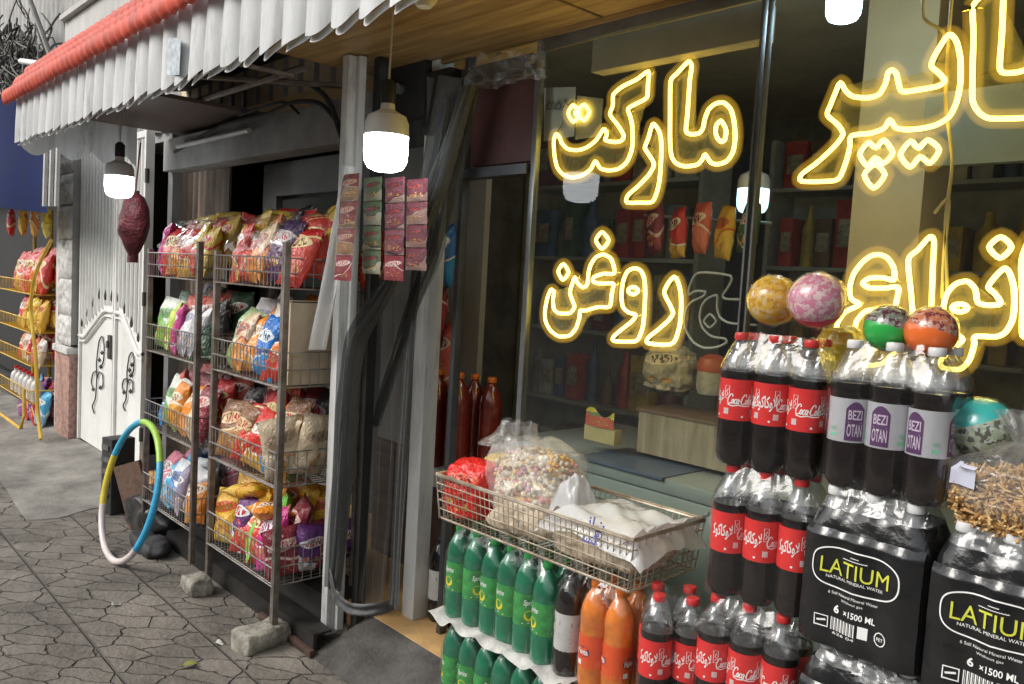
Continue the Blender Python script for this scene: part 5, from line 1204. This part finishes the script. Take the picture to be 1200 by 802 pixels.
o = lump('plastic', (-.003, -.004, -.002), (.168, .112, .134), 72, film('cloudy_bag', (.97, .97, .96), .20, .2, 24, 1.0, 1.5), None, None, 13, .024, .45); o.parent = pb
def tuft(u, v):
    a = 2*math.pi*u; r = (.075*(1-v)**1.2+.028+.045*max(0, v-.45))*(1+.22*math.sin(7*a+v*4)); return Vector((-.115+.02*v+r*math.cos(a)*1.1, r*math.sin(a)*.7, .19+.085*v+wob((math.cos(a), math.sin(a), v*3), 2, .012)))
MB().grid(tuft, 42, 14, True).build('gathered_top', M_bagfilm, pb, smooth=85)

# ------------------------------------------------------------------ inside the shop window
fz = empty('chest_freezer', (-1.55, 2.45, .104), 'grey chest freezer standing behind the window glass', 'freezer')
MB().box((-.75, -.32, .02), (1.0, .36, .74)).build('body', mat('freezer_grey', (.27, .30, .28), .35, var=.08), fz, bevel=.012)
MB().box((-.751, -.322, .741), (1.001, .361, .79)).build('lid', mat('freezer_lid', (.26, .285, .27), .3, var=.1), fz, bevel=.012)
MB().box((-.35, -.335, .786), (.02, -.05, .7945)).build('blue_patch', mat('blue_patch', (.10, .13, .20), .35, var=.2), fz)  # invented blue slab in place of a soft blue smudge behind the glass
cr_ = empty('wooden_crate', (-1.60, 2.42, .905), 'pale wooden crate on the chest freezer behind the glass', 'crate')
for y in (-.1, .1): MB().box((-.19, y-.008, .01), (.19, y+.008, .155)).build('side', M_crate, cr_)
for x in (-.19, .19): MB().box((x-.008, -.09, .01), (x+.008, .09, .155)).build('end', M_crate, cr_)
MB().box((-.2, -.112, .157), (.2, .112, .168)).build('lid', M_brown, cr_)
def sweetm(): return foil('sweets', (.35, .33, .28), (.08, .08, .07), (.62, .55, .45))
lump('sweet_bag', P(785, 462, 2.42)-Vector((0, 0, .0)), (.10, .07, .10), 81, sweetm(), 'dark clear bag of wrapped sweets on the wooden crate', 'sweet bag', 20, .03)
jr = empty('jar', P(833, 462, 2.42), 'glass jar with a domed red lid on the wooden crate', 'jar')
MB().lathe([(0, 0), (.045, 0), (.052, .02), (.052, .075), (.048, .085)], 20).build('glass', mat('jar_white', (.42, .41, .38), .3, var=.3, vscale=20), jr)
MB().lathe([(.054, .08), (.055, .1), (.045, .125), (.02, .138), (0, .14)], 20).build('lid', mat('jar_lid', (.42, .09, .05), .4), jr)
pk_ = empty('cartoned_packet', P(706, 518, 2.25), 'yellow printed cardboard display packet standing on the freezer', 'packet')
MB().box((-.075, -.02, 0), (.07, .02, .055)).build('box', mat('packet_tan', (.50, .42, .20), .5, var=.2), pk_, bevel=.002)
MB().grid(lambda u, v: Vector((-.07+.135*u, -.021-.004*math.sin(u*3), .055+.055*v+.015*math.sin(u*7)*v)), 16, 6).build('header_card', foil('packet_print', (.72, .58, .05), (.60, .12, .06), (.15, .3, .15)), pk_)
# price sheets
pr1 = MB().add([P(638, 103, 1.99), P(675, 102, 1.99), P(673, 160, 1.99), P(637, 166, 1.99)], [(0, 1, 2, 3)])
A0, B0 = P(638, 103, 1.985), P(675, 102, 1.985)
fs_ = lambda x, z: A0+(B0-A0)*(x)+Vector((0, -.002, z))
pr1.m(1); put_text(pr1, '\u06f5\u06f5', .35, -.075, .5, .035, fs_, .01); ribbon(pr1, [(.65, -.04), (.8, -.06), (.95, -.045)], .008, lambda x, z: fs_(x, z)); ribbon(pr1, [(.5, -.15), (.62, -.13), (.7, -.11)], .006, fs_)
tag(pr1.build('price_sheet', [mat('paper', (.50, .52, .52), .7, var=.08), M_inkgrey]), 'white sheet with handwritten price behind the first neon word', 'price sheet')
tag(MB().add([P(676, 112, 2.0), P(707, 116, 2.0), P(704, 160, 2.0), P(674, 164, 2.0)], [(0, 1, 2, 3)]).build('paper_sheet', mat('dim_paper', (.24, .24, .23), .7)), 'plain grey paper sheet right of the handwritten price sheet', 'paper sheet')
# shelving at the back and along the side
M_shelf = mat('shelf_grey', (.30, .31, .29), .6, var=.2)
goods_n = 0
GCOL = [('red', (.42, .05, .04)), ('yellow', (.5, .36, .06)), ('maroon', (.16, .04, .04)), ('cream', (.42, .38, .30)), ('dark green', (.05, .12, .06)), ('blue', (.06, .12, .25)), ('ochre', (.35, .24, .06)), ('white', (.42, .43, .42)), ('brown', (.14, .08, .05)), ('grey', (.2, .2, .2))]
def shelf_unit(x0, x1, y, levels, label, gname):
    u_ = empty('shop_shelf', ((x0+x1)/2, y, .104), label, 'shelf unit', 'shelf units inside the shop'); hw = (x1-x0)/2
    MB().box((-hw, .22, 0), (hw, .24, 2.2)).build('back', M_shelf, u_)
    for sx in (-hw, hw): MB().box((sx-.012, -.02, 0), (sx+.012, .219, 2.2)).build('upright', M_shelf, u_)
    for li, z in enumerate(levels):
        MB().box((-hw+.013, -.03, z-.02), (hw-.013, .219, z)).build('board', M_shelf, u_)
        x = x0+.05; i = 0
        while x < x1-.12 and i < 15:
            w = rnd.uniform(.075, .14); h_ = rnd.uniform(.17, .34); cn, cc = rnd.choice(GCOL); kind = rnd.random()
            loc = (x+w/2, y+.07, z+.105)
            if kind < .55:
                o = MB().box((-w/2+.004, -.06, 0), (w/2-.004, .08, h_)).m(1).box((-w*.36, -.0625, h_*.3), (w*.36, -.0605, h_*.72)).build('carton', [mat('goods_'+cn.replace(' ', '_'), cc, .5, var=.35, vscale=9), mat('goods_print', (.40, .36, .26), .5, var=.5, vscale=26)], bevel=.003)
                lab = 'carton'
            else:
                r = w*.38; o = MB().lathe([(0, 0), (r, 0), (r, h_*.62), (r*.4, h_*.82), (r*.36, h_), (0, h_)], 14).build('canister', mat('goods_'+cn.replace(' ', '_'), cc, .35, var=.35, vscale=9)); lab = 'bottle'
                o.name = 'goods_bottle'
            o.location = loc; tag(o, f'{cn} {lab}, {ORD[i]} from left, {["lowest","second","middle","fourth","top"][li]} shelf, {gname}', lab, 'goods on the shop shelves')
            x += w+.012; i += 1
shelf_unit(-3.52, -2.30, 3.35, (.35, .75, 1.15, 1.55, 1.95), 'tall grey shelf unit of goods at the back, left of the cream column', 'back left unit')
shelf_unit(-2.25, -1.0, 3.9, (.35, .75, 1.15, 1.55, 1.95), 'tall grey shelf unit of goods at the back, behind the cream column', 'back middle unit')
shelf_unit(-.95, .4, 3.75, (.35, .75, 1.15, 1.55, 1.95), 'tall grey shelf unit of goods at the back, right of the cream column', 'back right unit')
hb = MB().box((-1.02, 2.62, 1.92), (.9, 2.66, 2.14)).build('hanging_board', mat('board_greygreen', (.24, .28, .26), .6, var=.1)); tag(hb, 'long grey green board hanging inside, right of the cream column', 'board')
# hanging packets inside left of the window
for i in range(5):
    q = P(770+26*i, 268+6*(i % 2), 2.75)
    bag(120+i, ['maroon', 'scarlet and gold', 'coral', 'golden yellow', 'dark green'][i], (q.x, 2.75, q.z-.1), (0, R(6*i-10), R(-30)), (.7, .8, .85), f'{["maroon", "scarlet", "coral", "golden", "dark green"][i]} packet hanging in the dim shop above the lower neon word', 'packets hanging inside the shop')

hrail = MB().tube([P(755, 252, 2.77), P(905, 262, 2.77)], .006, 6).build('hanging_rail', M_alu); tag(hrail, 'thin rail inside the shop from which the row of packets hangs', 'rail')
# ------------------------------------------------------------------ next stall at the far left
ys = empty('yellow_rack', (-8.4, 1.75, 0), 'yellow tube snack rack at the neighbouring stall beside the pilaster', 'display rack')
M_yel = mat('yellow_paint', (.70, .44, .04), .45, var=.2, col2=(.42, .26, .03))
L_ = lambda x, y, z: (x+8.4, y-1.75, z)
for zb in (.30, .62, .90, 1.22):
    mb = MB()
    for zz in (zb-.06, zb+.05): mb.tube([L_(-8.9, 1.66, zz), L_(-7.66, 1.66, zz), L_(-7.66, 1.95, zz)], .005, 6)
    for i in range(22): x = -8.9+1.24*i/21; mb.tube([L_(x, 1.662, zb+.05), L_(x, 1.662, zb-.06), L_(x, 1.95, zb-.06)], .0024, 4)
    mb.build('shelf_basket', M_yel, ys, smooth=60)
arc = [P(48, 515, 1.60), P(44, 480, 1.62), P(42, 420, 1.62), P(36, 360, 1.62), P(42, 320, 1.62), P(60, 282, 1.62)]
MB().tube([(p.x+8.4, p.y-1.75, p.z) for p in smoothpath(arc, False, 5)], .014, 8).build('curved_tube', M_yel, ys)
MB().tube([L_(-8.9, 1.6, .03), L_(-7.7, 1.6, .03), L_(-7.68, 1.62, .15), L_(-7.75, 1.63, .35)], .014, 8).build('foot_rail', M_yel, ys)
for x in (-8.9, -8.3, -7.68): MB().tube([L_(x, 1.95, .0), L_(x, 1.95, 1.9)], .016, 8).build('post', M_yel, ys)
rows_ = ((1.18, ['red', 'scarlet and gold', 'orange and red', 'red', 'coral', 'scarlet and gold', 'red'], .30, 'top'), (.86, ['golden yellow', 'gold', 'yellow', 'yellow', 'golden yellow', 'scarlet and gold'], .24, 'second'),
         (.57, ['white and cream', 'orange', 'coral', 'red and white', 'white and cream', 'orange and red'], .2, 'third'), (.06, ['sky blue', 'red', 'violet', 'red', 'violet', 'maroon'], .26, 'bottom'))
for z, lst, hh, ln in rows_:
    for i, cn in enumerate(lst+lst[::-1]):
        x = -7.72-.135*(i % len(lst)); s = hh/.24*1.22
        bag(200+i, cn, (x+.05*(i >= len(lst)), 1.74+.1*(i >= len(lst))+rnd.uniform(-.01, .02), z-.03+.05*(i >= len(lst))), (R(-10), R(rnd.uniform(-8, 8)), R(rnd.uniform(-25, 10))), (s*1.0, s, s), f'{cn} snack bag, {ORD[i % len(lst)]} from pilaster, {("front", "back")[i >= len(lst)]} row, {ln} shelf, yellow rack', 'snack bags on the yellow rack')
for i in range(6):
    o = empty('milk_bottle', (-7.76-.15*i, 1.73, .245), f'small white bottle, {ORD[i]} from the pilaster on the yellow rack', 'bottle', 'white bottles on the yellow rack')
    if i == 0:
        b0 = MB().lathe([(0, 0), (.045, 0), (.048, .02), (.048, .13), (.04, .16), (.02, .18), (.02, .2)], 16).build('body', mat('milk_white', (.62, .60, .58), .4, var=.1), o)
        c0 = MB().lathe([(.022, .2), (.022, .225), (0, .226)], 14).build('cap', M_capred, o)
    else:
        for s in (b0, c0): c = s.copy(); COL.objects.link(c); c.parent = o
for i in range(4):
    q = P(10+14*i, 255, 1.66)
    bag(230+i, ['red', 'golden yellow', 'orange', 'yellow'][i], (q.x, 1.68, q.z-.16), (0, R(5*i-8), R(-20)), (.8, .9, 1.0), f'{["red", "golden", "orange", "yellow"][i]} packet hanging above the yellow rack', 'packets hanging at the neighbouring stall')
bn = MB().grid(lambda u, v: P(-40+95*u - 0*v, 110+12*u+(128+0*u)*v, 1.45)+Vector((0, .02*math.sin(u*9)+.01*math.sin(v*6), 0)), 24, 10).build('blue_tarpaulin', mat('tarpaulin_blue', (.004, .013, .075), .8, spec=.15, var=.2), smooth=80); tag(bn, 'deep blue tarpaulin hanging under the far end of the awning', 'tarpaulin')
for i in range(3):
    a, b2 = P(38+8*i, 172, 1.42), P(52+7*i, 242, 1.42)
    tag(MB().box((-.02, -.01, 0), (.02, .01, (a-b2).length)).build('furled_slat', mat('slat_grey', (.5, .5, .49), .5, var=.2)), ('pale slat hanging against the edge of the blue tarpaulin', 'pale slat hanging between two others beside the blue tarpaulin', 'pale slat hanging nearest the stone pilaster')[i], 'slat', 'pale slats beside the tarpaulin')
    o = [x for x in COL.objects if x.name.startswith('furled_slat')][-1]; o.location = b2; o.rotation_euler = (0, R(4), 0)
# cables and bracket above the stall
rr = random.Random(3)
def tangle():
    mb = MB()
    for k in range(120):
        c = P(rr.uniform(-20, 50), rr.uniform(45, 105), 1.75); pts = [c]
        for j in range(6): pts.append(pts[-1]+Vector((rr.uniform(-.28, .28), rr.uniform(-.08, .08), rr.uniform(-.2, .2))))
        mb.tube(smoothpath(pts, False, 3), rr.uniform(.004, .010), 5)
    return mb
tag(tangle().build('cable_tangle', mat('cable_black', (.10, .10, .09), .6, var=.8), smooth=60), 'tangled bundle of black cables hanging above the blue tarpaulin', 'cables', kind='stuff')
tag(MB().tube([P(24, -30, 1.7), P(60, 68, 1.7)], .022, 8).build('bracket_pole', M_iron), 'dark diagonal pole in front of the corrugated wall', 'pole')
tag(MB().tube([P(25, 72, 1.5), P(60, 77, 1.5)], .022, 10).build('tube_lamp', M_white), 'white unlit tube lamp sticking out beside the red tile edge', 'lamp')
# cables on the lintel
for i, (pts, lab, r) in enumerate((([(205, 178), (260, 148), (310, 135), (345, 120), (375, 122), (398, 145)], 'black cable sagging along the grey lintel above the racks', .011), ([(325, 100), (360, 98), (385, 118), (400, 160)], 'black cable dropping from the soffit corner to the doorway post', .012), ([(280, 135), (330, 120), (350, 133)], 'short black cable branch on the grey lintel', .008))):
    tag(MB().tube(smoothpath([P(x, y, 1.80) for x, y in pts], False, 5), r, 6).build('cable', M_black), lab, 'cable', 'cables on the lintel')
tag(MB().tube([P(208, 172, 1.79), P(292, 153, 1.79)], .013, 8).build('tube_lamp', mat('lamp_white', (.5, .5, .5), .4)), 'unlit white fluorescent tube fixed along the grey lintel', 'lamp')
